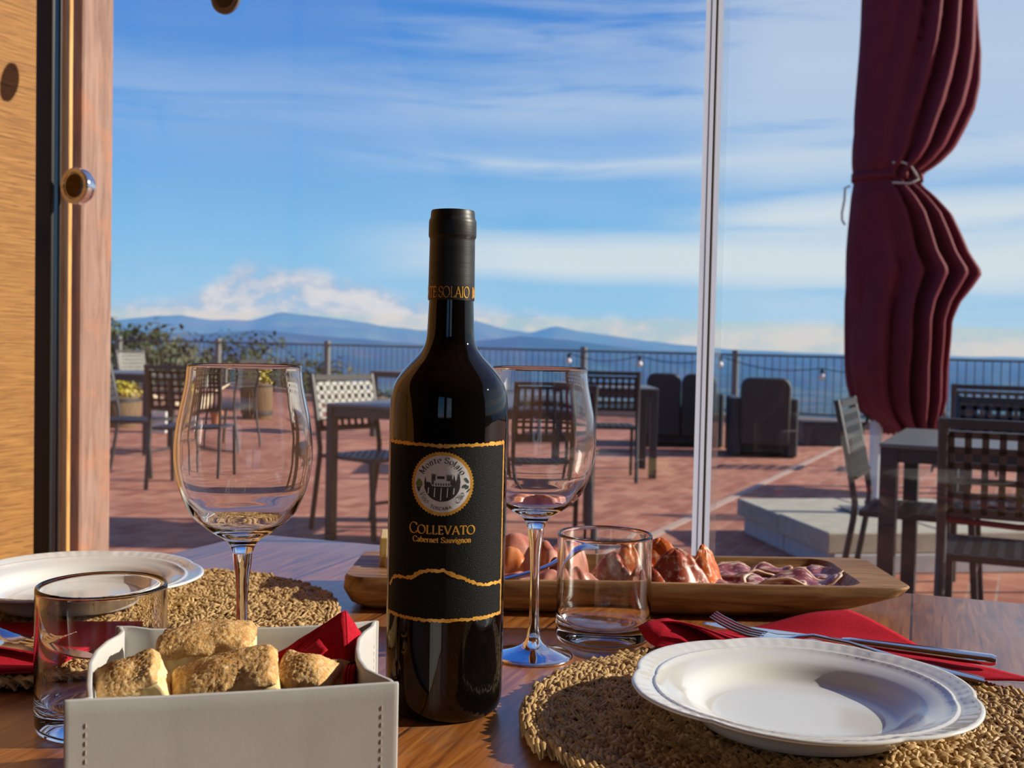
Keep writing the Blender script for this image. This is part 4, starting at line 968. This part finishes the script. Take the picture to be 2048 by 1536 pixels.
# ------------------------------------------------------------------ leather bread box
HB = .0795; zt = TZ + HB
FL = at(128, 1404, zt); FR = at(797, 1367, zt); BLc = at(232, 1255, zt); BRc = at(757, 1244, zt)
for p in (FL, FR, BLc, BRc): p.z = 0
bc = (FL+FR+BLc+BRc)/4
bb_ = thing('bread_box', 'cream leather bread box with stitched corners holding bread at bottom left', 'bread box', (bc.x, bc.y, TZ))
def wall(name, A, B_, inw, prof, dips=(), hs=1.0):
    # upright sheet from corner A to corner B, pushed inwards along the profile
    d = B_ - A; nrm = Vector((-d.y, d.x, 0)).normalized()*inw; m_ = MB(); N = 60
    def fn(i, j):
        o_, dz = interp(prof, i); k = smooth(0, .35, j)
        z = TZ + .0008 + (HB - dz)*j
        return A + d*i + nrm*(o_*(.55 + .45*k)) + Vector((0, 0, z))
    m_.grid(fn, N, 12); return m_.build(name, LEATH, bb_, solid=.0024, bevel=.0006, angle=80)
wall('front_panel', FL, FR, 1, [(0, 0, 0), (.05, .0003, 0), (.3, .001, .0008), (.7, .001, .0008), (.95, .0003, 0), (1, 0, 0)])
wall('side_panel', FL, BLc, -1, [(0, .0026, .001), (.05, .0055, .002), (.10, .0085, .003), (.2, .0055, .001), (.45, 0, 0), (.62, -.001, 0), (.76, .001, 0), (.86, .0048, 0), (.92, .0052, 0), (.97, .0030, 0), (1, .0022, 0)])
wall('side_panel', FR, BRc, 1, [(0, .0026, .001), (.06, .0030, .001), (.12, .008, .0005), (.2, .0135, 0), (.35, .0158, 0), (.5, .0155, 0), (.68, .0135, 0), (.80, .0095, 0), (.90, .0045, 0), (1, .0024, 0)])
wall('back_panel', BLc, BRc, 1 if False else -1, [(0, .0, 0), (.06, .001, 0), (.13, .0042, .0008), (.3, .0048, .0015), (.5, .0052, .0015), (.75, .005, .0008), (.88, .0042, 0), (.95, .001, 0), (1, 0, 0)])
m_ = MB(); ins = [p + (bc-p)*.10 for p in (FL, FR, BRc, BLc)]; m_.prism([(p.x, p.y) for p in ins], TZ+.0006, TZ+.003); m_.build('base_sheet', LEATH, bb_, smooth=False)
def stitches(A, B_, t_, inw, n=17):
    d = (B_-A); nn_ = Vector((d.y, -d.x, 0)).normalized(); m_ = MB()
    for i in range(n):
        j_ = (.004 + (HB-.012)*i/n)/HB; z0 = TZ + .004 + (HB-.012)*i/n; nrm = nn_*.00122; p = A + d*t_ + nrm - nn_*inw*(.55 + .45*smooth(0, .35, j_))
        m_.tube([p + Vector((0, 0, z0)), p + nrm*.06 + Vector((0, 0, z0+.0014)), p + Vector((0, 0, z0+.0022))], .0002, 5)
    m_.build('stitching', THREAD, bb_)
stitches(FL, FR, .062, .0003); stitches(FL, FR, .947, .0003); stitches(FR, BRc, .90, .0045)
# ------------------------------------------------------------------ red napkin lining the box
nb = MB(); c_in = [p + (bc-p)*.20 for p in (FL, FR, BRc, BLc)]
def liner(i, j):
    p = (c_in[0].lerp(c_in[1], i)).lerp(c_in[3].lerp(c_in[2], i), j)
    return p + Vector((0, 0, TZ + .012 + .008*nz((i*3, j*3, 0), 1, 2) + .010*abs(2*i-1)**3))
nb.grid(liner, 20, 16)
PK = atY(690, 1221, .600); Lw = atY(556, 1331, .590); Fr = atY(703, 1352, .572); Rt = atY(721, 1266, .604); Rb = atY(715, 1352, .588); Lo = atY(575, 1345, .572)
def tri_sheet(a, e, f, g_, n=14, bow=.004):
    def fn(i, j):
        p = a.lerp(e, i).lerp(g_.lerp(f, i), j); return p + Vector((0, -bow*math.sin(PI*i)*math.sin(PI*j), .0008*nz((i*6, j*6, 3))))
    nb.grid(fn, n, n)
up = Vector((0, 0, .0))
tri_sheet(PK, Lw, Lo - Vector((0, 0, .02)), Fr - Vector((0, 0, .02)), bow=-.004)         # broad face towards the left
tri_sheet(PK, Rt, Rb - Vector((0, 0, .02)), Fr - Vector((0, 0, .02)), bow=.002)          # narrow face towards the right
PK2 = PK + Vector((-.001, .004, -.001)); tri_sheet(PK2, Lw + Vector((-.006, .006, .002)), Lo + Vector((0, .03, -.03)), Fr + Vector((0, .03, -.03)), bow=.003)
e1 = PK.lerp(Lw, .42) + Vector((.002, -.004, -.002)); e2 = PK.lerp(Lw, .97) + Vector((.003, -.004, 0)); e3 = atY(655, 1299, .578); e4 = atY(627, 1322, .574)
tri_sheet(e1, e2, e4, e3, 6, .001)                                                     # turned over edge catching the sun
for k in range(3):                                                                     # gathered folds in the front corner
    x = 692 + 7*k
    a = atY(x, 1372, .548); q = [atY(x-6, 1375, .545), atY(x-3, 1345-3*k, .550), atY(x+2, 1330-1*k, .558), atY(x+5, 1345, .562), atY(x+4, 1380, .560)]
    nb.loft([[p + Vector((0, 0, -.02*(i == 0 or i == 4))) for i, p in enumerate(q)], [p + Vector((.001, .016, -.002 - .02*(i == 0 or i == 4))) for i, p in enumerate(q)]], False)
tag(nb.build('napkin', NAPK, solid=.0011, angle=40), 'crumpled red paper napkin peaking out of the bread box', 'napkin', 'red paper napkins')

# ------------------------------------------------------------------ bread
def bread(px, py, Y, w, d, h, rot, tilt, label, seed, dome=.004):
    # w across, d deep, h thick; the centre of the crust lies at the pixel
    top = atY(px, py, Y); R = Matrix.Rotation(rot, 3, 'Z') @ Matrix.Rotation(tilt[0], 3, 'X') @ Matrix.Rotation(tilt[1], 3, 'Y')
    c = top - R @ Vector((0, 0, h*.5))
    r_ = thing('bread_chunk', label, 'bread', c, 0, 'torn bread chunks in the leather box')
    def shape(lx, ly, lz, amp, s_):
        p = Vector((lx, ly, lz)); nn = Vector((nz(p, s_, seed), nz(p, s_, seed+7), nz(p, s_, seed+13)))
        return R @ (p + nn*amp)
    n = 26
    def face(m_, ax, sgn, amp, s_, inset=0):
        def fn(i, j):
            a, e = 2*i-1, 2*j-1
            q = [0, 0, 0]; q[ax] = sgn; q[(ax+1) % 3] = a; q[(ax+2) % 3] = e*sgn
            v = Vector(q); ln = (abs(v.x)**14 + abs(v.y)**14 + abs(v.z)**14)**(1/14); v = v/ln
            z = v.z*h/2 + (dome*(1-v.x*v.x)*(1-v.y*v.y) if v.z > .5 else 0)
            return shape(v.x*w/2, v.y*d/2, z, amp, s_)
        m_.grid(fn, n, n)
    m_ = MB()
    for ax, sg in ((0, 1), (0, -1), (1, 1), (1, -1), (2, -1)): face(m_, ax, sg, .0026, 75)
    m_.build('crumb', CRUMB, r_, local=True, angle=180)
    m_ = MB()
    def crust(i, j):
        a, e = (2*i-1)*1.02, (2*j-1)*1.02; k = max(abs(a), abs(e)); rr_ = (abs(a)**14 + abs(e)**14 + 1)**(1/14)
        drop = -smooth(.90, 1.02, k)*.0030
        x, y = a/rr_, e/rr_
        x *= 1.045; y *= 1.045
        z = h/2/rr_ + dome*(1-min(1, a*a))*(1-min(1, e*e)) + .0012 + drop
        return shape(x*w/2, y*d/2, z, .0024, 75) + R @ Vector((0, 0, .0010*nz((a*14, e*14, seed))))
    m_.grid(crust, 44, 44); m_.build('crust', CRUST, r_, local=True, solid=.0016, angle=180)
    return r_
bread(411, 1274, .585, .048, .030, .046, .16, (.20, -.10), 'largest bread chunk, on top of the pile at the back', 3)
bread(446, 1350, .542, .050, .026, .040, .26, (.46, -.30), 'bread chunk in front of the largest one, crust sloping towards us', 11)
bread(252, 1350, .530, .030, .022, .036, .35, (.45, -.42), 'leftmost bread chunk beside the left wall of the box', 23)
bread(612, 1345, .552, .028, .022, .036, -.15, (.40, .22), 'rounded bread chunk at right before the napkin peak', 31, .007)
bread(676, 1350, .566, .018, .020, .032, -.2, (.3, .2), 'small bread piece half hidden at far right of the box', 41)

# ------------------------------------------------------------------ napkins on the table
def cloth(name, label, fn, nu=34, nv=26, th=.0012):
    m_ = MB(); m_.grid(fn, nu, nv); return tag(m_.build(name, NAPK, solid=th, angle=60), label, 'napkin', 'red paper napkins')
nA = atY(1280, 1252, .872); nB = atY(1693, 1220, .905); nC = atY(2075, 1366, .765); nD = Vector((.245, .780, MZ+.002))
def napR(i, j):
    a = nA.lerp(nB, i); e = nD.lerp(nC, i); k = j; p = a.lerp(e, k)
    base = MZ + .0030
    zc = max(base, a.z*(1-smooth(0, .55, k)) + base*smooth(0, .55, k)) if True else base
    sag = -(.010*math.sin(PI*min(1, i*1.15))**2)*(1 - smooth(0, .4, k))
    curl = .009*math.exp(-(i/.16)**2)*math.sin(PI*min(1, k*2.2)) if k < .46 else 0
    zz = max(base, zc + sag) + curl + .0016*nz((i*5, k*5, 1), 1, 4)*(.3+smooth(0, .3, k))
    return Vector((p.x, p.y, zz))
nr_ = MB(); nr_.grid(napR, 34, 26)
t_c = [atY(*q) for q in ((1277, 1254, .866), (1296, 1243, .868), (1332, 1237, .870), (1374, 1247, .873), (1420, 1267, .877), (1475, 1272, .882))]
b_c = [atY(*q) for q in ((1278, 1256, .865), (1291, 1279, .850), (1312, 1297, .838), (1352, 1303, .832), (1420, 1300, .836), (1475, 1296, .846))]
def lobe(i, j):
    x = i*5; k = min(4, int(x)); f_ = x-k; f_ = f_*f_*(3-2*f_) if False else f_
    a = t_c[k].lerp(t_c[k+1], f_); e = b_c[k].lerp(b_c[k+1], f_); p = a.lerp(e, j); p += Vector((0, -.006*math.sin(PI*j), .003*math.sin(PI*j)))*min(1, i*4)
    p.z = max(p.z, MZ + .002); return p
nr_.grid(lobe, 40, 14)
tag(nr_.build('napkin', NAPK, solid=.0012, angle=60), 'red paper napkin folded under the cutlery behind the right plate', 'napkin', 'red paper napkins')
nE = atY(1985, 1352, .775); nF = Vector((.44, .775, MZ+.008)); nG = Vector((.44, .735, MZ+.003)); nH = atY(1955, 1392, .735)
q0 = at(309, 1247, MZ+.003); q1 = at(80, 1338, MZ+.003)
def napL(i, j):
    a = q1.lerp(q0, j); e = Vector((-.50, .70, MZ)).lerp(Vector((-.50, .85, MZ)), j); p = a.lerp(e, i)
    return Vector((p.x, p.y, MZ + .0032 + .0010*nz((i*5, j*5, 6))))
nl = MB(); nl.grid(napL, 24, 24); nl.grid(lambda i, j: napL(i, j) + Vector((0, 0, -.0019)), 24, 24)
tag(nl.build('napkin', NAPK, solid=.0013, angle=60), 'red paper napkin folded flat under the cutlery at left', 'napkin', 'red paper napkins')

# ------------------------------------------------------------------ cutlery
def lay(tip, end, roll=0):
    d = (end - tip); L = d.length; x = d.normalized(); z = Vector((0, 0, 1)); y = z.cross(x).normalized(); z = x.cross(y)
    M_ = Matrix((x, y, z)).transposed(); return M_ @ Matrix.Rotation(roll, 3, 'X'), L
def ribbon(m_, M_, o, tab, n=10):
    # closed bar of stations (x, half width, half thickness, z)
    m_.loft([[o + M_ @ Vector((x, w*math.cos(2*PI*j/n)*(1 if abs(math.cos(2*PI*j/n)) > .3 else 1), z + t_*math.sin(2*PI*j/n))) for j in range(n)] for x, w, t_, z in tab], True, True, True)
def fork(name, label, tip, end):
    M_, L = lay(tip, end); s_ = L/.19; r_ = thing(name, label, 'fork', tip, 0, 'steel forks'); o = tip
    h = MB(); ribbon(h, M_, o, [(x*s_, w, t_, z) for x, w, t_, z in ((.188, .003, .001, .001), (.190, .0055, .0018, .0012), (.186, .0075, .0022, .0012), (.165, .0078, .0022, .0014), (.13, .0050, .0020, .0035), (.10, .0032, .0019, .0065), (.075, .0030, .0018, .0060), (.065, .0045, .0014, .0035), (.058, .0090, .0010, .001), (.048, .0118, .0008, -.0012), (.040, .0120, .0008, -.0015), (.0385, .0120, .0007, -.0015))], 12)
    h.build('handle', STEEL, r_, angle=60)
    for k in range(4):
        y = -.0097 + .00647*k; q = MB(); pts = [o + M_ @ Vector((x*s_, y*f_, z)) for x, f_, z in ((.041, 1, -.0015), (.03, 1, -.0016), (.018, 1, .0002), (.008, .99, .0030), (.001, .98, .0060))]
        q.tube(pts, [.0022, .0019, .0017, .0015, .0008], 8, flat=.6); q.build('tine', STEEL, r_)
    return r_
def knife(name, label, tip, end, roll=0):
    M_, L = lay(tip, end, roll); s_ = L/.215; r_ = thing(name, label, 'knife', tip, 0, 'steel table knives'); o = tip
    h = MB(); ribbon(h, M_, o, [(x*s_, w, t_, z) for x, w, t_, z in ((.214, .003, .0015, .0015), (.215, .0055, .003, .0015), (.212, .0078, .0040, .0015), (.19, .0082, .0040, .0015), (.15, .0068, .0036, .0015), (.125, .0052, .0032, .0015), (.115, .0050, .0030, .0015), (.112, .0065, .0026, .0015), (.108, .0065, .0020, .0015))], 14)
    h.build('handle', STEEL, r_, angle=60)
    b = MB(); up_, lo_ = [], []
    N = 60
    for i in range(N+1):
        x = .110*s_*i/N; t_ = x/s_; wv = .0088*min(1, (t_/.022)**.55) if t_ < .022 else .0088 - .0022*smooth(.06, .11, t_)
        sr = .0005*((i % 2) == 0) if .012 < t_ < .075 else 0
        up_.append((x, min(.0055, .0075*min(1, (t_/.03)**.5)))); lo_.append((x, -wv + sr))
    for (x, a), (x2, e) in zip(up_, lo_): pass
    rings = [[o + M_ @ Vector((x, a, .0006+.0010)), o + M_ @ Vector((x, e, .0001+.0010)), o + M_ @ Vector((x, e, -.0001+.0010)), o + M_ @ Vector((x, a, -.0006+.0010))] for (x, a), (_, e) in zip(up_, lo_)]
    b.loft(rings, True, True, True); b.build('blade', STEEL, r_, smooth=False)
    return r_
tip = atY(1421, 1243, .848); end = atY(1968, 1365, .768); fork('fork', 'steel fork with its tines showing above the right plate rim', tip, end)
tip = atY(1405, 1271, .882); end = atY(1991, 1357, .790); end.z = tip.z = max(tip.z, MZ+.0085); knife('knife', 'steel knife behind the right plate, handle end on the red napkin', tip, end)
tip = at(196, 1322, MZ+.0075); end = at(-190, 1262, MZ+.0075); knife('knife', 'steel knife on the left napkin, serrated blade reflecting blue', tip, end, 0)
tip = at(128, 1290, MZ+.009); end = at(-230, 1240, MZ+.009); fork('fork', 'steel fork on the left napkin beside the serrated knife', tip, end)

# ------------------------------------------------------------------ serving board
bz0 = TZ; BH = .031; XL, XR, YF, YB = -.146, .359, .978, 1.108
def rrect(x0, x1, y0, y1, r, n=10):
    pts = []
    for cx, cy, a0 in ((x1-r, y1-r, 0), (x0+r, y1-r, 90), (x0+r, y0+r, 180), (x1-r, y0+r, 270)):
        for i in range(n+1):
            a = math.radians(a0 + 90*i/n); pts.append((cx + r*math.cos(a), cy + r*math.sin(a)))
    # resample straight sides
    out = []; m = len(pts)
    for i in range(m):
        a, e = pts[i], pts[(i+1) % m]; k = 18 if i % (n+1) == n else 1
        for q in range(k): out.append((a[0]+(e[0]-a[0])*q/k, a[1]+(e[1]-a[1])*q/k))
    return out
def brd(x0, x1, y0, y1, r, z, wob=.002, zf=None):
    res = []
    for x, y in rrect(x0, x1, y0, y1, r):
        f_ = (x-XL)/(XR-XL); dx = wob*nz((x*14, y*14, z*40), 1, 5)
        yy = y + dx + .016*f_*(1 if y > (YF+YB)/2 else .0); zz = z if zf is None else zf(x, y, z)
        res.append(Vector((x + dx, yy, TZ + zz)))
    return res
lift = lambda x, y, z: z + .012*smooth(.20, .36, x)*(1 - z/BH) + .004*nz((x*9, y*9, 2))*(1 - z/BH)*smooth(.0, .2, x)
RI = (-.098, .318, YF+.010, YB-.010)
board = MB()
board.loft([brd(-.02, .20, YF+.05, YB-.05, .008, .0005, 0), brd(XL+.012, XR-.075, YF+.014, YB-.014, .02, .0005, .002), brd(XL+.004, XR-.032, YF+.005, YB-.005, .02, .006, .002, lift), brd(XL, XR-.006, YF, YB, .02, .018, .0025, lift), brd(XL+.0005, XR, YF+.0005, YB, .020, .0285, .002, lift), brd(XL+.002, XR-.0015, YF+.002, YB-.002, .019, BH, .002), brd(*RI[:2], RI[2]-.002, RI[3]+.002, .024, BH, .001), brd(RI[0]+.003, RI[1]-.003, RI[2]+.001, RI[3]-.001, .023, BH-.004, .001), brd(RI[0]+.014, RI[1]-.016, RI[2]+.007, RI[3]-.007, .02, .012, .001), brd(RI[0]+.05, RI[1]-.05, RI[2]+.05, RI[3]-.05, .004, .011, 0)], True, True, True)
tag(board.build('serving_board', BOARD_W, angle=40), 'long hollowed wooden serving board with cold cuts and cheese', 'serving board')
ZB = TZ + .0115

# cheese at the left end
def wedge(px, Y, w, d, h, rot, label):
    p = atY(px, 1130, Y); o = MB(); R = rz(rot)
    o.loft([[Vector((p.x, p.y, 0)) + R @ Vector((x*w*k, y*d*k, 0)) + Vector((x*.001, 0, z)) for x, y in ((-.5, -.5), (.5, -.5), (.45, .5), (-.45, .5))] for k, z in ((1, ZB), (.99, ZB+h*.5), (.96, ZB+h))], True, True, True)
    ob = o.build('cheese_slice', CHEESE, smooth=False, bevel=.0012); return tag(ob, label, 'cheese', 'cheese slices on the board')
wedge(768, 1.055, .007, .050, .046, .10, 'tall yellow cheese slice, leftmost on the serving board')
wedge(790, 1.045, .010, .045, .030, -.1, 'low cheese slice beside the tall one, mostly behind the bottle')

# cold cuts
def fold(name, label, cat, mat, px, py, Y, L, hgt, wid, rot, seed, grp, lean=0.0):
    # a slice folded over into a standing loop: cross section is an arch, edges ruffled
    c = atY(px, py, Y); c.z = ZB + .0010; R = rz(rot); m_ = MB()
    def fn(i, j):
        a = PI*(j*1.12 - .06); s_ = 2*i-1
        hh = hgt*(1 - .30*s_*s_)*(1 + .10*math.sin(4*i + seed)); ww = wid*(1 + .2*math.sin(3*i + seed))
        p = Vector((s_*L/2 + .003*math.sin(5*j+seed), -ww/2*math.cos(a) + lean*math.sin(a)*.02, max(.0006, hh*math.sin(a))))
        p += Vector((0, .0025*nz((i*4, j*4, seed)), .0025*nz((i*5, j*5, seed+3)))); p.z = max(.0006, p.z)
        return c + R @ p
    m_.grid(fn, 30, 30); return tag(m_.build(name, mat, solid=.0016, angle=80), label, cat, grp)
GP = 'folded cured ham slices'; GS = 'folded salami slices'; GC = 'flat cured pork slices'
fold('ham_slice', 'pink ham fold tallest of those seen left of the tumbler, behind the glass stem', 'ham', PROSC, 1042, 1130, 1.055, .045, .046, .030, .35, 1, GP)
fold('ham_slice', 'rosy ham fold just left of the tumbler rim', 'ham', PROSC, 1094, 1130, 1.045, .036, .044, .026, -1.1, 2, GP)
fold('ham_slice', 'pink ham fold behind the tumbler left edge', 'ham', PROSC, 1130, 1130, 1.06, .036, .044, .028, .9, 3, GP)
fold('ham_slice', 'orange ham fold next to the bottle edge', 'ham', HAMO, 1012, 1130, 1.040, .034, .036, .028, .2, 4, GP)
fold('ham_slice', 'low ham fold in front at the board rim, left of the glass stem', 'ham', PROSC, 1020, 1150, 1.008, .044, .018, .026, .1, 5, GP)
fold('ham_slice', 'low ham fold at the board rim right of the glass stem', 'ham', PROSC, 1092, 1150, 1.006, .046, .020, .026, -.1, 6, GP)
fold('ham_slice', 'low ham fold seen through the tumbler', 'ham', PROSC, 1150, 1150, 1.01, .036, .022, .024, .2, 7, GP)
def cone(px, py, Y, rad, h, rot, open_, mat, label, seed, tip=0.0):
    # a round slice folded in quarters: half a cone standing on its rim
    c = atY(px, py, Y); c.z = ZB + .0008; R = rz(rot); m_ = MB()
    def fn(i, j):
        a = -open_ + 2*open_*j; r = i; q = Vector((r*rad*math.sin(a), -r*rad*math.cos(a)*.55 + tip*(1-r), h*(1 - r**1.55) + .004*r*(1+math.sin(a*5+seed))))
        q += Vector((nz((i*4, j*5, seed))*.002, nz((i*4, j*5, seed+4))*.002, 0)); q.z = max(.0004, q.z); return c + R @ q
    m_.grid(fn, 22, 36); return tag(m_.build('salami_slice', mat, solid=.0018, angle=80), label, 'salami', GS)
cone(1352, 1120, 1.022, .034, .042, .05, 1.35, SALA, 'white flecked salami cone at front, right of the tumbler', 1)
cone(1404, 1115, 1.034, .024, .044, .55, 1.2, SALO, 'bright orange salami slice leaning at the right end of the salami', 2)
cone(1318, 1115, 1.055, .036, .046, -.2, 1.4, SALO, 'orange salami fold behind the white flecked cone', 3)
cone(1262, 1115, 1.040, .032, .044, .2, 1.35, SALO, 'orange salami fold seen through the tumbler at right', 4)
cone(1228, 1115, 1.030, .030, .036, -.3, 1.4, SALA, 'dark salami fold seen through the middle of the tumbler', 5)
cone(1300, 1120, 1.015, .028, .026, .1, 1.4, SALA, 'low salami slice at the tumbler right edge', 6)
def flat(px, py, Y, rx, ry, rot, z, seed, label, lift_=.006):
    c = atY(px, py, Y); c.z = ZB + z; R = rz(rot); m_ = MB(); n = 48; rows = []
    for r in [k/12 for k in range(13)]:
        row = []
        for j in range(n):
            a = 2*PI*j/n; e = 1 + .10*math.sin(3*a+seed) + .05*math.sin(7*a+seed*2)
            x, y = max(r, .001)*rx*e*math.cos(a), max(r, .001)*ry*e*math.sin(a)
            zz = .0012 + r*r*lift_*(.6 + .6*math.sin(4*a+seed)) + .0035*nz((x*60, y*60, seed))*r + .0012*math.sin(x*260+seed)
            row.append(c + R @ Vector((x, y, max(.0003, zz))))
        rows.append(row)
    m_.mi = 0; m_.loft(rows[:12], True); m_.mi = 1; m_.loft(rows[11:], True)
    return tag(m_.build('pork_slice', [COPPA, FAT], solid=.0016, angle=80), label, 'cured meat', GC)
flat(1490, 1130, 1.072, .042, .022, .1, .010, 1, 'purple cured pork slice at back, left end of the flat slices', .006)
flat(1500, 1150, 1.028, .046, .024, -.1, .007, 2, 'cured pork slice in front next to the orange salami', .006)
flat(1580, 1150, 1.022, .046, .022, .15, .011, 3, 'marbled cured pork slice at front in the middle of the flat slices', .009)
flat(1600, 1130, 1.075, .046, .022, -.2, .009, 4, 'cured pork slice at back with browned rind', .006)
flat(1660, 1150, 1.035, .036, .022, .2, .006, 5, 'rightmost cured pork slice with pale rolled end', .006)
flat(1650, 1135, 1.082, .034, .016, .3, .006, 6, 'dark red cured pork slice at the back right', .006)
for q, (px, py, Y) in enumerate(((1452, 1150, 1.01), (1560, 1138, 1.095))):
    flat(px, py, Y, .030, .018, .5*q, .003, 8+q, ('small cured pork slice tucked against the orange salami', 'small cured pork slice against the back rim')[q], .006)
# serving tool lying across the meat
sv = thing('serving_tongs', 'curved steel serving tool reflecting blue sky across the ham', 'serving tongs', atY(1090, 1145, 1.0))
def tool(pts, w, nm):
    m_ = MB(); P_ = [atY(*p) for p in pts]; rows = []
    for i, p in enumerate(P_):
        d = (P_[min(i+1, len(P_)-1)] - P_[max(i-1, 0)]).normalized(); sd2 = Vector((0, .975, .22)).normalized(); sd2 = (sd2 - d*sd2.dot(d)).normalized(); ww = w[i]
        rows.append([p + sd2*ww, p + d.cross(sd2)*ww*.25, p - sd2*ww, p - d.cross(sd2)*ww*.12])
    m_.loft(rows, True, True, True); m_.build(nm, STEEL, sv, sub=2, angle=80)
tool([(940, 1168, .982), (1000, 1160, .985), (1040, 1150, .986), (1080, 1139, .988), (1110, 1126, .990), (1130, 1112, .993), (1146, 1098, .998), (1170, 1092, 1.004), (1200, 1096, 1.012)], [.0045, .005, .005, .0055, .007, .010, .012, .009, .002], 'blade')
